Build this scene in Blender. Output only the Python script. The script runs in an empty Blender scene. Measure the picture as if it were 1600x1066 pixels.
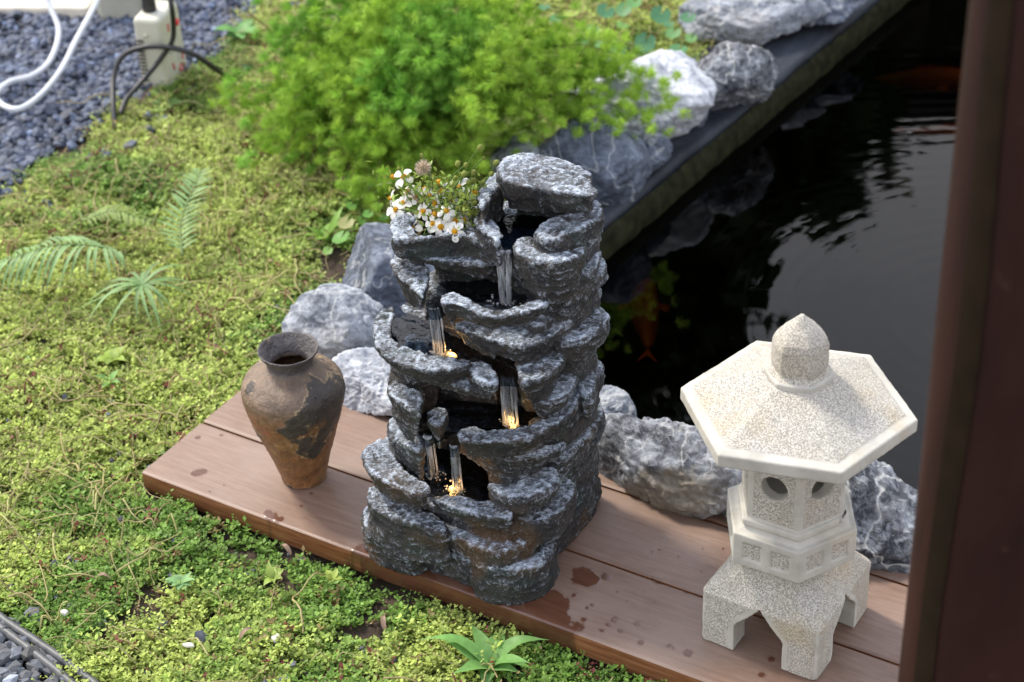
import bpy, bmesh, math, random
import numpy as np
from mathutils import Vector, Matrix
rad = math.radians
rng = np.random.default_rng(7)
random.seed(7)
S = bpy.context.scene
COL = S.collection

# ------------------------------------------------------------------ camera
R = np.array([[0.85952707, -0.25361446, 0.44372618],
              [0.50958164, 0.49191502, -0.70593637],
              [-0.0392399, 0.83288614, 0.55205155]])      # camera axes (right, up, back) as columns
CAM = np.array([1.12770973, -1.7649144, 1.78209089])
cd = bpy.data.cameras.new('camera'); cam = bpy.data.objects.new('camera', cd); COL.objects.link(cam)
U, _, Vt = np.linalg.svd(R); Ro = U @ Vt
M = Matrix([list(Ro[i]) + [CAM[i]] for i in range(3)] + [[0, 0, 0, 1]])
cam.matrix_world = M
cd.sensor_width = 36; cd.lens = 36 * 2870 / 1600; cd.clip_end = 500; cd.clip_start = .05
cd.dof.use_dof = True; cd.dof.focus_distance = 2.62; cd.dof.aperture_fstop = 4.5; cd.dof.aperture_blades = 8
S.camera = cam

# ------------------------------------------------------------------ light
SUN_AZ, SUN_EL = rad(168), rad(50)
w = bpy.data.worlds.new('World'); S.world = w; w.use_nodes = True
nt = w.node_tree
sky = nt.nodes.new('ShaderNodeTexSky'); sky.sky_type = 'NISHITA'; sky.sun_disc = False
sky.sun_elevation = SUN_EL; sky.sun_rotation = rad(90) - SUN_AZ; sky.dust_density = 3.0; sky.air_density = 1.0
mx = nt.nodes.new('ShaderNodeMix'); mx.data_type = 'RGBA'; mx.inputs[0].default_value = .5; nt.links.new(sky.outputs[0], mx.inputs[6]); mx.inputs[7].default_value = (14.5, 15.8, 18.5, 1)   # thin bright cloud over the blue
tc = nt.nodes.new('ShaderNodeTexCoord'); sx = nt.nodes.new('ShaderNodeSeparateXYZ'); nt.links.new(tc.outputs['Generated'], sx.inputs[0])
cr = nt.nodes.new('ShaderNodeValToRGB'); nt.links.new(sx.outputs[2], cr.inputs[0]); cr.color_ramp.elements[0].position = .45; cr.color_ramp.elements[0].color = (1.15, 1.10, 1.06, 1); cr.color_ramp.elements[1].position = .85; cr.color_ramp.elements[1].color = (.68, .78, 1, 1)
cn = nt.nodes.new('ShaderNodeTexNoise'); cn.inputs['Scale'].default_value = 3.5; cn.inputs['Detail'].default_value = 5; nt.links.new(tc.outputs['Generated'], cn.inputs['Vector'])
cm = nt.nodes.new('ShaderNodeMapRange'); cm.inputs[1].default_value = .3; cm.inputs[2].default_value = .7; cm.inputs[3].default_value = 11.5; cm.inputs[4].default_value = 20.; nt.links.new(cn.outputs[0], cm.inputs[0])
vm = nt.nodes.new('ShaderNodeVectorMath'); vm.operation = 'SCALE'; nt.links.new(cr.outputs[0], vm.inputs[0]); nt.links.new(cm.outputs[0], vm.inputs['Scale']); nt.links.new(vm.outputs[0], mx.inputs[7])
nt.links.new(mx.outputs[2], nt.nodes['Background'].inputs[0]); nt.nodes['Background'].inputs[1].default_value = 0.12
sd = bpy.data.lights.new('sun', 'SUN'); sd.energy = 3.3; sd.angle = rad(10); sd.color = (1, .93, .80)
sun = bpy.data.objects.new('sun', sd); COL.objects.link(sun)
sdir = Vector((math.cos(SUN_AZ) * math.cos(SUN_EL), math.sin(SUN_AZ) * math.cos(SUN_EL), math.sin(SUN_EL)))
sun.rotation_euler = sdir.to_track_quat('Z', 'Y').to_euler(); sun.location = sdir * 10
S.view_settings.view_transform = 'Standard'; S.view_settings.look = 'None'
S.view_settings.exposure = 0.55; S.view_settings.gamma = 1

# ------------------------------------------------------------------ helpers
def ray(px, py):
    d = R @ np.array([px - 800., -(py - 533.), -2870.]); return d / np.linalg.norm(d)
def at(px, py, z=0.):
    d = ray(px, py); return CAM + d * ((z - CAM[2]) / d[2])
def aty(px, py, y):
    d = ray(px, py); return CAM + d * ((y - CAM[1]) / d[1])
def project(P):
    q = (P - CAM) @ R; return 800 - 2870 * q[..., 0] / q[..., 2], 533 + 2870 * q[..., 1] / q[..., 2]

_T = rng.random((64, 64, 64), dtype=np.float32)
def vn(P, s=1., off=0.):
    """smooth value noise in 0..1; P (...,3)"""
    s = np.asarray(s, np.float32)
    q = P.astype(np.float32) * s + np.float32(off) + np.float32(1000)
    i = np.floor(q).astype(np.int32); f = q - i; f = f * f * (3 - 2 * f); i &= 63; j = (i + 1) & 63
    x0, y0, z0 = i[..., 0], i[..., 1], i[..., 2]; x1, y1, z1 = j[..., 0], j[..., 1], j[..., 2]
    fx, fy, fz = f[..., 0], f[..., 1], f[..., 2]
    a = _T[x0, y0, z0] * (1 - fx) + _T[x1, y0, z0] * fx
    b = _T[x0, y1, z0] * (1 - fx) + _T[x1, y1, z0] * fx
    c = _T[x0, y0, z1] * (1 - fx) + _T[x1, y0, z1] * fx
    d = _T[x0, y1, z1] * (1 - fx) + _T[x1, y1, z1] * fx
    a = a * (1 - fy) + b * fy; c = c * (1 - fy) + d * fy
    return a * (1 - fz) + c * fz
def fbm(P, s=1., o=4, off=0., g=.5):
    r = 0; amp = 1; t = 0; s = np.asarray(s, float)
    for k in range(o):
        r = r + amp * vn(P, s * 2.03 ** k, off + 7.3 * k); t += amp; amp *= g
    return r / t
def ridge(P, s, o=3, off=0.):
    r = 0; amp = 1; t = 0; s = np.asarray(s, float)
    for k in range(o):
        r = r + amp * (1 - np.abs(2 * vn(P, s * 2.1 ** k, off + 5.1 * k) - 1)); t += amp; amp *= .55
    return r / t
def sst(x, a, b):
    t = np.clip((x - a) / (b - a), 0, 1); return t * t * (3 - 2 * t)

def inpoly(P, poly):
    x, y = P[..., 0], P[..., 1]; c = np.zeros(x.shape, bool); n = len(poly)
    for i in range(n):
        x0, y0 = poly[i][:2]; x1, y1 = poly[(i + 1) % n][:2]
        if y0 == y1: continue
        m = ((y0 > y) != (y1 > y)) & (x < (x1 - x0) * (y - y0) / (y1 - y0) + x0); c ^= m
    return c
def polydist(P, poly, closed=True):
    d = np.full(P.shape[:-1], 1e9); n = len(poly)
    for i in range(n if closed else n - 1):
        a = np.array(poly[i][:2]); b = np.array(poly[(i + 1) % n][:2]); e = b - a
        q = P[..., :2] - a; t = np.clip((q @ e) / max(e @ e, 1e-12), 0, 1)
        d = np.minimum(d, np.hypot(q[..., 0] - t * e[0], q[..., 1] - t * e[1]))
    return d
def sdpoly(P, poly):
    d = polydist(P, poly); return np.where(inpoly(P, poly), -d, d)
def chaikin(poly, n=2):
    p = [np.array(q[:2], float) for q in poly]
    for _ in range(n):
        r = []
        for i in range(len(p)):
            a, b = p[i], p[(i + 1) % len(p)]; r += [a * .8 + b * .2, a * .2 + b * .8]
        p = r
    return p

def tag(o, label=None, cat=None, group=None, kind=None):
    for k, v_ in (('label', label), ('category', cat), ('group', group), ('kind', kind)):
        if v_: o[k] = v_
    return o
def empty(name, loc=(0, 0, 0), rz=0):
    o = bpy.data.objects.new(name, None); o.empty_display_size = .05; COL.objects.link(o); o.location = loc; o.rotation_euler = (0, 0, rz); return o
def mesh_obj(name, V, F, mat, parent=None, smooth=True, attrs=None, world=True):
    """V (n,3), F list/array of faces (uniform array or list of arrays)"""
    me = bpy.data.meshes.new(name); V = np.asarray(V, np.float32)
    if isinstance(F, np.ndarray): F = [F]
    F = [np.asarray(f, np.int32) for f in F if len(f)]
    nl = sum(f.size for f in F); npoly = sum(len(f) for f in F)
    me.vertices.add(len(V)); me.vertices.foreach_set('co', V.ravel())
    me.loops.add(nl); me.loops.foreach_set('vertex_index', np.concatenate([f.ravel() for f in F]))
    me.polygons.add(npoly)
    tot = np.concatenate([np.full(len(f), f.shape[1], np.int32) for f in F]); st = np.concatenate([[0], np.cumsum(tot)[:-1]]).astype(np.int32)
    me.polygons.foreach_set('loop_start', st); me.polygons.foreach_set('loop_total', tot)
    me.update(calc_edges=True)
    me.polygons.foreach_set('use_smooth', np.full(npoly, smooth, bool))
    for k, a in (attrs or {}).items():
        a = np.asarray(a, np.float32)
        if a.ndim == 1: at_ = me.attributes.new(k, 'FLOAT', 'POINT'); at_.data.foreach_set('value', a)
        else:
            if a.shape[1] == 3: a = np.c_[a, np.ones(len(a), np.float32)]
            at_ = me.attributes.new(k, 'FLOAT_COLOR', 'POINT'); at_.data.foreach_set('color', a.ravel().astype(np.float32))
    me.materials.append(mat)
    o = bpy.data.objects.new(name, me); COL.objects.link(o)
    if parent is not None:
        o.parent = parent
        if world: o.matrix_parent_inverse = (Matrix.LocRotScale(parent.location, parent.rotation_euler, None) if parent.parent is None else parent.matrix_basis).inverted()
    return o
class MB:
    def __init__(s): s.V = []; s.F3 = []; s.F4 = []; s.C = []; s.n = 0
    def add(s, V, F, col=None):
        V = np.asarray(V, float); F = np.asarray(F)
        if F.size:
            (s.F3 if F.shape[1] == 3 else s.F4).append(F + s.n)
        s.V.append(V); s.n += len(V)
        c = np.ones((len(V), 3)) if col is None else np.broadcast_to(np.asarray(col, float), (len(V), 3)); s.C.append(c); return s
    def tube(s, pts, r, sides=6, col=None, cap=True):
        pts = np.asarray(pts, float); n = len(pts); r = np.broadcast_to(np.asarray(r, float), (n,))
        t = np.gradient(pts, axis=0); t /= np.linalg.norm(t, axis=1)[:, None] + 1e-12
        ref = np.array([0, 0, 1.]) if abs(t[0, 2]) < .9 else np.array([1., 0, 0])
        u = np.cross(t[0], ref); u /= np.linalg.norm(u); Us = []
        for k in range(n):
            u = u - t[k] * (u @ t[k]); u /= np.linalg.norm(u) + 1e-12; Us.append(u)
        Us = np.array(Us); W = np.cross(t, Us); a = np.arange(sides) * 2 * math.pi / sides
        V = pts[:, None] + r[:, None, None] * (Us[:, None] * np.cos(a)[None, :, None] + W[:, None] * np.sin(a)[None, :, None])
        i = np.arange(n - 1)[:, None] * sides; j = np.arange(sides)[None]; k = (j + 1) % sides
        F = np.stack([i + j, i + k, i + sides + k, i + sides + j], -1).reshape(-1, 4)
        V = V.reshape(-1, 3)
        if cap:
            s.add(np.r_[V, pts[:1], pts[-1:]], F, col)
            b = s.n - len(V) - 2; j = np.arange(sides); k = (j + 1) % sides
            s.F3.append(np.stack([np.full(sides, len(V)), k, j], 1) + b)
            s.F3.append(np.stack([np.full(sides, len(V) + 1), (n - 1) * sides + j, (n - 1) * sides + k], 1) + b)
        else: s.add(V, F, col)
        return s
    def leaves(s, B, D, W, col, bend=None):
        """diamond leaves: base B, length vector D, half width vector W"""
        n = len(B); mid = B + D * .5
        if bend is not None: mid = mid + bend
        V = np.stack([B, mid + W, B + D, mid - W], 1).reshape(-1, 3)
        F = np.arange(n * 4).reshape(n, 4)
        c = np.repeat(np.broadcast_to(col, (n, 3)), 4, 0)
        return s.add(V, F, c)
    def box(s, lo, hi, col=None):
        x0, y0, z0 = lo; x1, y1, z1 = hi
        V = [(x0, y0, z0), (x1, y0, z0), (x1, y1, z0), (x0, y1, z0), (x0, y0, z1), (x1, y0, z1), (x1, y1, z1), (x0, y1, z1)]
        return s.add(V, [(0, 3, 2, 1), (4, 5, 6, 7), (0, 1, 5, 4), (1, 2, 6, 5), (2, 3, 7, 6), (3, 0, 4, 7)], col)
    def build(s, name, mat, parent=None, smooth=True, world=True):
        F = []
        if s.F3: F.append(np.concatenate(s.F3))
        if s.F4: F.append(np.concatenate(s.F4))
        return mesh_obj(name, np.concatenate(s.V), F, mat, parent, smooth, {'tint': np.concatenate(s.C)}, world)
def bevel(o, wdt, seg=3):
    m = o.modifiers.new('bevel', 'BEVEL'); m.width = wdt; m.segments = seg; m.limit_method = 'ANGLE'; return o
def spline(pts, n=40):
    p = np.asarray(pts, float); p = np.vstack([2 * p[0] - p[1], p, 2 * p[-1] - p[-2]]); out = []
    m = len(p) - 3
    for t in np.linspace(0, m - 1e-6, n):
        k = int(t); f = t - k; a, b, c, d = p[k:k + 4]
        out.append(.5 * ((2 * b) + (c - a) * f + (2 * a - 5 * b + 4 * c - d) * f * f + (3 * b - a - 3 * c + d) * f ** 3))
    return np.array(out)
def rvec(n): v_ = rng.normal(size=(n, 3)); return v_ / np.linalg.norm(v_, axis=1)[:, None]

def surface_nets(V, h, org):
    ins = V < 0
    s = np.zeros(tuple(np.array(V.shape) - 1), np.int8)
    cs = [(0, 0, 0), (1, 0, 0), (0, 1, 0), (1, 1, 0), (0, 0, 1), (1, 0, 1), (0, 1, 1), (1, 1, 1)]
    nx, ny, nz = V.shape
    for a, b, c in cs: s += ins[a:nx - 1 + a, b:ny - 1 + b, c:nz - 1 + c]
    act = np.argwhere((s > 0) & (s < 8)); idx = np.full(s.shape, -1, np.int32); idx[tuple(act.T)] = np.arange(len(act))
    cv = [V[act[:, 0] + a, act[:, 1] + b, act[:, 2] + c] for a, b, c in cs]
    P = np.zeros((len(act), 3)); N = np.zeros(len(act))
    for i in range(8):
        for j in range(i + 1, 8):
            a = np.array(cs[i]); b = np.array(cs[j])
            if np.abs(a - b).sum() != 1: continue
            m = (cv[i] < 0) != (cv[j] < 0); t = cv[i][m] / (cv[i][m] - cv[j][m]); P[m] += a + t[:, None] * (b - a); N[m] += 1
    P = (P / N[:, None] + act) * h + np.array(org)
    F = []
    for ax in range(3):
        o1, o2 = (ax + 1) % 3, (ax + 2) % 3
        A = np.moveaxis(ins, (ax, o1, o2), (0, 1, 2)); e = np.argwhere(A[:-1, 1:-1, 1:-1] != A[1:, 1:-1, 1:-1])
        if not len(e): continue
        e[:, 1:] += 1; I = np.moveaxis(idx, (ax, o1, o2), (0, 1, 2))
        q = np.stack([I[e[:, 0], e[:, 1] - 1, e[:, 2] - 1], I[e[:, 0], e[:, 1], e[:, 2] - 1], I[e[:, 0], e[:, 1], e[:, 2]], I[e[:, 0], e[:, 1] - 1, e[:, 2]]], 1)
        fl = ~A[e[:, 0], e[:, 1], e[:, 2]]; q[fl] = q[fl][:, ::-1]; F.append(q)
    return P, np.concatenate(F)
def vnormals(P, F):
    a, b, c, d = (P[F[:, k]] for k in range(4)); n = np.cross(c - a, d - b); N = np.zeros_like(P)
    for k in range(4):
        for ax in range(3): N[:, ax] += np.bincount(F[:, k], n[:, ax], len(P))
    return N / (np.linalg.norm(N, axis=1)[:, None] + 1e-12)
def lap(P, F, X):
    """average of neighbours of X over quad edges"""
    acc = np.zeros_like(X); cnt = np.zeros(len(P))
    for a, b in ((0, 1), (1, 2), (2, 3), (3, 0)):
        for u, v_ in ((a, b), (b, a)):
            cnt += np.bincount(F[:, u], minlength=len(P))
            if X.ndim == 1: acc += np.bincount(F[:, u], X[F[:, v_]], len(P))
            else:
                for ax in range(X.shape[1]): acc[:, ax] += np.bincount(F[:, u], X[F[:, v_], ax], len(P))
    return acc / (cnt[:, None] if X.ndim > 1 else cnt)

# ------------------------------------------------------------------ materials
class NT:
    def __init__(s, name):
        s.m = bpy.data.materials.new(name); s.m.use_nodes = True; s.t = s.m.node_tree; s.b = s.t.nodes['Principled BSDF']; s.out = s.t.nodes['Material Output']
    def n(s, typ, **kw):
        x = s.t.nodes.new('ShaderNode' + typ)
        for k, v_ in kw.items():
            if k.startswith('_'): x.inputs[k[1:].replace('_', ' ')].default_value = v_
            else: setattr(x, k, v_)
        return x
    def l(s, a, b): s.t.links.new(a, b); return s
    def coord(s, scale=(1, 1, 1)):
        c = s.n('TexCoord'); m = s.n('Mapping'); m.inputs['Scale'].default_value = scale; s.l(c.outputs['Object'], m.inputs[0]); return m.outputs[0]
    def noise(s, scale, detail=4, rough=.5, vec=None, dist=0):
        x = s.n('TexNoise'); x.inputs['Scale'].default_value = scale; x.inputs['Detail'].default_value = detail; x.inputs['Roughness'].default_value = rough; x.inputs['Distortion'].default_value = dist
        s.l(vec if vec is not None else s.coord(), x.inputs['Vector']); return x.outputs[0]
    def ramp(s, fac, *st, interp='LINEAR'):
        r = s.n('ValToRGB'); e = r.color_ramp.elements; r.color_ramp.interpolation = interp
        while len(e) < len(st): e.new(.5)
        for k, (p, c) in enumerate(st):
            e[k].position = p; e[k].color = (c, c, c, 1) if isinstance(c, (int, float)) else (*c, 1)
        s.l(fac, r.inputs[0]); return r.outputs[0]
    def mix(s, fac, a, b, mode='MIX'):
        x = s.n('Mix', data_type='RGBA', blend_type=mode)
        for i, v_ in ((0, fac), (6, a), (7, b)):
            if isinstance(v_, (int, float)): x.inputs[i].default_value = v_ if i == 0 else (v_, v_, v_, 1)
            elif isinstance(v_, tuple): x.inputs[i].default_value = (*v_, 1)
            else: s.l(v_, x.inputs[i])
        return x.outputs[2]
    def math(s, op, a, b=0.):
        x = s.n('Math', operation=op)
        for i, v_ in ((0, a), (1, b)):
            if isinstance(v_, (int, float)): x.inputs[i].default_value = v_
            else: s.l(v_, x.inputs[i])
        return x.outputs[0]
    def attr(s, name, color=False):
        a = s.n('Attribute', attribute_name=name); return a.outputs['Color'] if color else a.outputs['Fac']
    def bump(s, h, strength=.3, dist=.002):
        b = s.n('Bump'); b.inputs['Strength'].default_value = strength; b.inputs['Distance'].default_value = dist; s.l(h, b.inputs['Height']); s.l(b.outputs[0], s.b.inputs['Normal']); return s
    def col(s, c):
        if isinstance(c, tuple): s.b.inputs['Base Color'].default_value = (*c, 1)
        else: s.l(c, s.b.inputs['Base Color'])
        return s
    def rough(s, r):
        if isinstance(r, (int, float)): s.b.inputs['Roughness'].default_value = r
        else: s.l(r, s.b.inputs['Roughness'])
        return s
def simple(name, c, r=.6, bump=0, scale=60, var=.25, metal=0):
    m = NT(name); n_ = m.noise(scale, 5); m.col(m.mix(m.ramp(n_, (.3, 0.), (.7, 1.)), tuple(x * (1 - var) for x in c), tuple(min(1, x * (1 + var)) for x in c))).rough(r)
    m.b.inputs['Metallic'].default_value = metal
    if bump: m.bump(n_, bump)
    return m.m
def leafmat(name, trans=.35, rough=.5, spec=.3):
    m = NT(name); c = m.attr('tint', True); n_ = m.noise(90, 3); c = m.mix(m.ramp(n_, (.3, 0.), (.7, 1.)), m.mix(1., c, .75, 'MULTIPLY'), c)
    m.col(c).rough(rough); m.b.inputs['Specular IOR Level'].default_value = spec
    t = m.n('BsdfTranslucent'); m.l(c, t.inputs[0]); x = m.n('MixShader'); x.inputs[0].default_value = trans
    m.l(m.b.outputs[0], x.inputs[1]); m.l(t.outputs[0], x.inputs[2]); m.l(x.outputs[0], m.out.inputs[0]); return m.m
MAT = {}
MAT['leaf'] = leafmat('leaf'); MAT['needle'] = leafmat('needle', .4, .6, .15); MAT['petal'] = leafmat('petal', .3, .6, .2)
def m_stone_resin():
    m = NT('resin_stone'); w_ = m.attr('brush_skylight'); br = m.attr('stain')
    n1 = m.noise(45, 6, .6); fine = m.noise(420, 3, .65); mid = m.noise(150, 5, .65)
    dark = m.mix(m.ramp(n1, (.35, 0.), (.65, 1.)), (.022, .024, .028), (.048, .043, .039))
    dark = m.mix(br, dark, (.075, .045, .024))
    g = m.noise(14, 4, .5); dark = m.mix(m.ramp(g, (.56, 0.), (.70, .45)), dark, (.030, .058, .046))
    r1 = m.ramp(m.math('ABSOLUTE', m.math('SUBTRACT', m.noise(95, 2, .5, None, .5), .5)), (.0, 1.), (.07, 0.))      # raised crackle lines
    r2 = m.ramp(m.math('ABSOLUTE', m.math('SUBTRACT', m.noise(210, 2, .5, None, .3), .5)), (.0, 1.), (.09, 0.))
    rd = m.math('ADD', m.math('MULTIPLY', r1, .6), m.math('MULTIPLY', r2, .4))
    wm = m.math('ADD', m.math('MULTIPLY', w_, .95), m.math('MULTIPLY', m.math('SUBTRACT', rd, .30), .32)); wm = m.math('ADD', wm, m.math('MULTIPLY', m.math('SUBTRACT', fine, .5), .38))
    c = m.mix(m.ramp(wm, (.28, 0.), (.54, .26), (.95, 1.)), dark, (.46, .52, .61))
    m.col(c).rough(m.ramp(g, (.3, .5), (.7, .7))).bump(m.math('ADD', m.math('ADD', m.math('MULTIPLY', fine, .5), m.math('MULTIPLY', mid, .8)), m.math('MULTIPLY', rd, .9)), .9, .0022)
    m.b.inputs['Specular IOR Level'].default_value = .32
    return m.m
MAT['resin'] = m_stone_resin()
def m_rock(name, dark, light, amt, brown=.0, vein=.5):
    m = NT(name); v_ = m.coord()
    n1 = m.noise(12, 9, .68, m.coord((1, 1.6, .7)), .5); n2 = m.noise(60, 8, .7, v_, .8); n3 = m.noise(5, 4, .5, v_); st = m.noise(3.2, 6, .6, m.coord((1, 1, 5)), 2.)
    f_ = m.math('ADD', m.math('MULTIPLY', n1, .55), m.math('MULTIPLY', n2, .45))
    lo = .62 - amt * .3
    c = m.mix(m.ramp(f_, (lo - .06, 0.), (lo + .02, .45), (lo + .12, 1.)), dark, light)
    mid = tuple((a * 2 + b) / 3 for a, b in zip(dark, light)); c = m.mix(m.ramp(st, (.45, 0.), (.6, .6)), c, mid)
    vn_ = m.n('TexNoise'); vn_.inputs['Scale'].default_value = 6; vn_.inputs['Detail'].default_value = 3; vn_.inputs['Distortion'].default_value = .6; m.l(v_, vn_.inputs['Vector'])
    ve = m.math('ABSOLUTE', m.math('SUBTRACT', vn_.outputs[0], .5)); c = m.mix(m.ramp(ve, (.0, vein), (.004, vein), (.010, 0.)), c, (.62, .62, .6))
    if brown: c = m.mix(m.ramp(n3, (.52, 0.), (.6, brown)), c, (.20, .165, .12))
    m.col(c).rough(.62).bump(m.math('ADD', n2, n1), .9, .008); return m.m
MAT['rock_grey'] = m_rock('grey_limestone', (.075, .09, .12), (.42, .45, .50), .50, .25, .4)
MAT['rock_white'] = m_rock('white_limestone', (.11, .135, .19), (.60, .62, .66), .60, .0, .2)
MAT['rock_dark'] = m_rock('dark_slate', (.035, .045, .068), (.20, .24, .32), .35, .0, .3)
MAT['rock_mottle'] = m_rock('mottled_rock', (.022, .027, .038), (.50, .53, .58), .30, .0, .6)
MAT['rock_brown'] = m_rock('mottled_rock_with_brown_face', (.030, .035, .045), (.50, .53, .58), .42, .9, .35)
def m_cast():
    m = NT('cast_concrete'); tx = m.attr('pitted'); v_ = m.coord(); n1 = m.noise(540, 3, .6, v_); n2 = m.noise(9, 5, .5, v_); n3 = m.noise(600, 2, .5, v_)
    pit = m.ramp(n1, (.42, 1.), (.50, 0.)); pit = m.math('MULTIPLY', pit, tx)
    base = m.mix(m.ramp(n2, (.35, 0.), (.65, 1.)), (.50, .46, .385), (.54, .52, .47))
    sm = m.mix(m.ramp(m.noise(25, 5, .6, v_), (.35, 0.), (.65, 1.)), (.38, .365, .325), (.49, .47, .42))
    c = m.mix(tx, sm, base); c = m.mix(m.math('MULTIPLY', pit, .7), c, (.24, .215, .19))
    och = m.ramp(m.noise(7, 4, .6, v_), (.60, 0.), (.74, .4)); c = m.mix(och, c, (.50, .38, .21)); c = m.mix(m.ramp(m.noise(30, 5, .7, m.coord((1, 1, .3))), (.56, 0.), (.72, .35)), c, (.24, .23, .20))
    h = m.math('SUBTRACT', m.math('MULTIPLY', n3, .15), pit)
    m.col(c).rough(.85).bump(h, .8, .0012); m.b.inputs['Specular IOR Level'].default_value = .2; return m.m
MAT['cast'] = m_cast()
def m_vase():
    m = NT('vase_clay'); c = m.attr('tint', True); n_ = m.noise(190, 4, .65); c = m.mix(m.ramp(m.noise(75, 6, .7), (.60, 0.), (.66, .7)), c, (.27, .19, .11)); c = m.mix(m.ramp(m.noise(48, 6, .7), (.60, 0.), (.68, .6)), c, (.03, .024, .02)); n2 = m.noise(60, 6, .6)
    m.col(m.mix(1., c, m.ramp(n2, (.3, .6), (.7, 1.3)), 'MULTIPLY')).rough(m.ramp(n2, (.3, .38), (.7, .7))).bump(m.math('ADD', n_, n2), .9, .0030); return m.m
MAT['vase'] = m_vase()
def m_deck():
    m = NT('deck_wood'); wet = m.attr('wet'); v_ = m.coord((1.2, 16, 16)); g = m.noise(9, 8, .65, v_, .4); g2 = m.noise(40, 6, .6, m.coord((1, 30, 30)), .2); n3 = m.noise(5, 5, .55)
    c = m.mix(m.ramp(g, (.3, 0.), (.7, 1.)), (.135, .076, .050), (.225, .140, .100))
    c = m.mix(m.ramp(n3, (.42, 0.), (.65, .55)), c, (.265, .20, .165))
    c = m.mix(m.ramp(g2, (.55, 0.), (.70, .45)), c, (.09, .05, .035))
    gm = m.n('NewGeometry'); sp = m.n('SeparateXYZ'); m.l(gm.outputs['True Normal'], sp.inputs[0])
    side = m.ramp(m.math('ABSOLUTE', sp.outputs[2]), (.3, 1.), (.7, 0.)); c = m.mix(side, c, m.mix(m.ramp(g, (.35, 0.), (.6, 1.)), (.15, .05, .02), (.27, .115, .052)))
    wc = m.mix(m.ramp(g, (.3, 0.), (.7, 1.)), (.075, .030, .017), (.12, .052, .030)); c = m.mix(wet, c, wc)
    m.col(c).rough(m.math('SUBTRACT', m.ramp(n3, (.3, .42), (.7, .58)), m.math('MULTIPLY', wet, .34)))
    m.bump(m.math('MULTIPLY', m.math('ADD', g, m.math('MULTIPLY', g2, .6)), m.math('SUBTRACT', 1., wet)), .35, .0012); return m.m
MAT['deck'] = m_deck()
def m_soil():
    m = NT('soil'); n1 = m.noise(18, 8, .65); n2 = m.noise(140, 5, .7)
    m.col(m.mix(m.ramp(n1, (.35, 0.), (.65, 1.)), (.030, .018, .012), (.085, .058, .036))).rough(.95).bump(m.math('ADD', n1, m.math('MULTIPLY', n2, .5)), 1., .012); return m.m
MAT['soil'] = m_soil()
def m_gravel():
    m = NT('gravel_stone'); c = m.attr('tint', True); n_ = m.noise(160, 4, .6); m.col(m.mix(1., c, m.ramp(n_, (.3, .7), (.7, 1.3)), 'MULTIPLY')).rough(.7).bump(n_, .4, .001); return m.m
MAT['gravel'] = m_gravel()
def m_pondwater():
    m = NT('pond_water'); m.t.nodes.remove(m.b)
    gl = m.n('BsdfGlossy'); gl.inputs['Roughness'].default_value = .012; tr = m.n('BsdfTransparent'); tr.inputs[0].default_value = (.15, .12, .08, 1)
    fr = m.n('Fresnel'); fr.inputs['IOR'].default_value = 1.333
    c = at(1560, 520, -.13); tc = m.n('TexCoord'); mp = m.n('Mapping'); mp.inputs['Location'].default_value = (-c[0], -c[1], 0); m.l(tc.outputs['Object'], mp.inputs[0])
    wv = m.n('TexWave', wave_type='RINGS', rings_direction='Z'); wv.inputs['Scale'].default_value = 7.; wv.inputs['Distortion'].default_value = 2.2; wv.inputs['Detail'].default_value = 2; wv.inputs['Detail Scale'].default_value = .8; m.l(mp.outputs[0], wv.inputs[0])
    n_ = m.noise(9, 2, .4, tc.outputs['Object'], .5)
    b = m.n('Bump'); b.inputs['Strength'].default_value = .055; b.inputs['Distance'].default_value = .02
    m.l(m.math('ADD', m.math('MULTIPLY', wv.outputs[1], .07), m.math('MULTIPLY', n_, .28)), b.inputs['Height'])
    m.l(b.outputs[0], gl.inputs['Normal']); m.l(b.outputs[0], fr.inputs['Normal'])
    x = m.n('MixShader'); m.l(fr.outputs[0], x.inputs[0]); m.l(tr.outputs[0], x.inputs[1]); m.l(gl.outputs[0], x.inputs[2]); m.l(x.outputs[0], m.out.inputs[0]); return m.m
MAT['pond'] = m_pondwater()
def m_basinwater(name, tint, bs=.35, rg=.03, scale=60, white=0.):
    m = NT(name); m.t.nodes.remove(m.b)
    gl = m.n('BsdfGlossy'); gl.inputs['Roughness'].default_value = rg; tr = m.n('BsdfTransparent'); tr.inputs[0].default_value = (*tint, 1)
    fr = m.n('Fresnel'); fr.inputs['IOR'].default_value = 1.45; b = m.n('Bump'); b.inputs['Strength'].default_value = bs; b.inputs['Distance'].default_value = .004
    m.l(m.noise(scale, 3, .5, m.coord((1, 1, .15) if white else (1, 1, 1)), .5), b.inputs['Height']); m.l(b.outputs[0], gl.inputs['Normal']); m.l(b.outputs[0], fr.inputs['Normal'])
    x = m.n('MixShader'); m.l(fr.outputs[0], x.inputs[0]); m.l(tr.outputs[0], x.inputs[1]); m.l(gl.outputs[0], x.inputs[2]); last = x.outputs[0]
    if white:
        df = m.n('BsdfTranslucent'); df.inputs[0].default_value = (.85, .88, .92, 1); d2 = m.n('BsdfDiffuse'); d2.inputs[0].default_value = (.85, .88, .92, 1); dd = m.n('MixShader'); m.l(df.outputs[0], dd.inputs[1]); m.l(d2.outputs[0], dd.inputs[2])
        y = m.n('MixShader'); fa = m.ramp(m.noise(130, 4, .6, m.coord((1, 1, .09)), .3), (.42, white * .15), (.66, white)); m.l(fa, y.inputs[0]); m.l(last, y.inputs[1]); m.l(dd.outputs[0], y.inputs[2]); last = y.outputs[0]
    m.l(last, m.out.inputs[0]); return m.m
MAT['basin'] = m_basinwater('basin_water', (.30, .36, .44), .22, .03, 70); MAT['fall'] = m_basinwater('falling_water', (.9, .92, .95), .8, .06, 120, .55)
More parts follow.
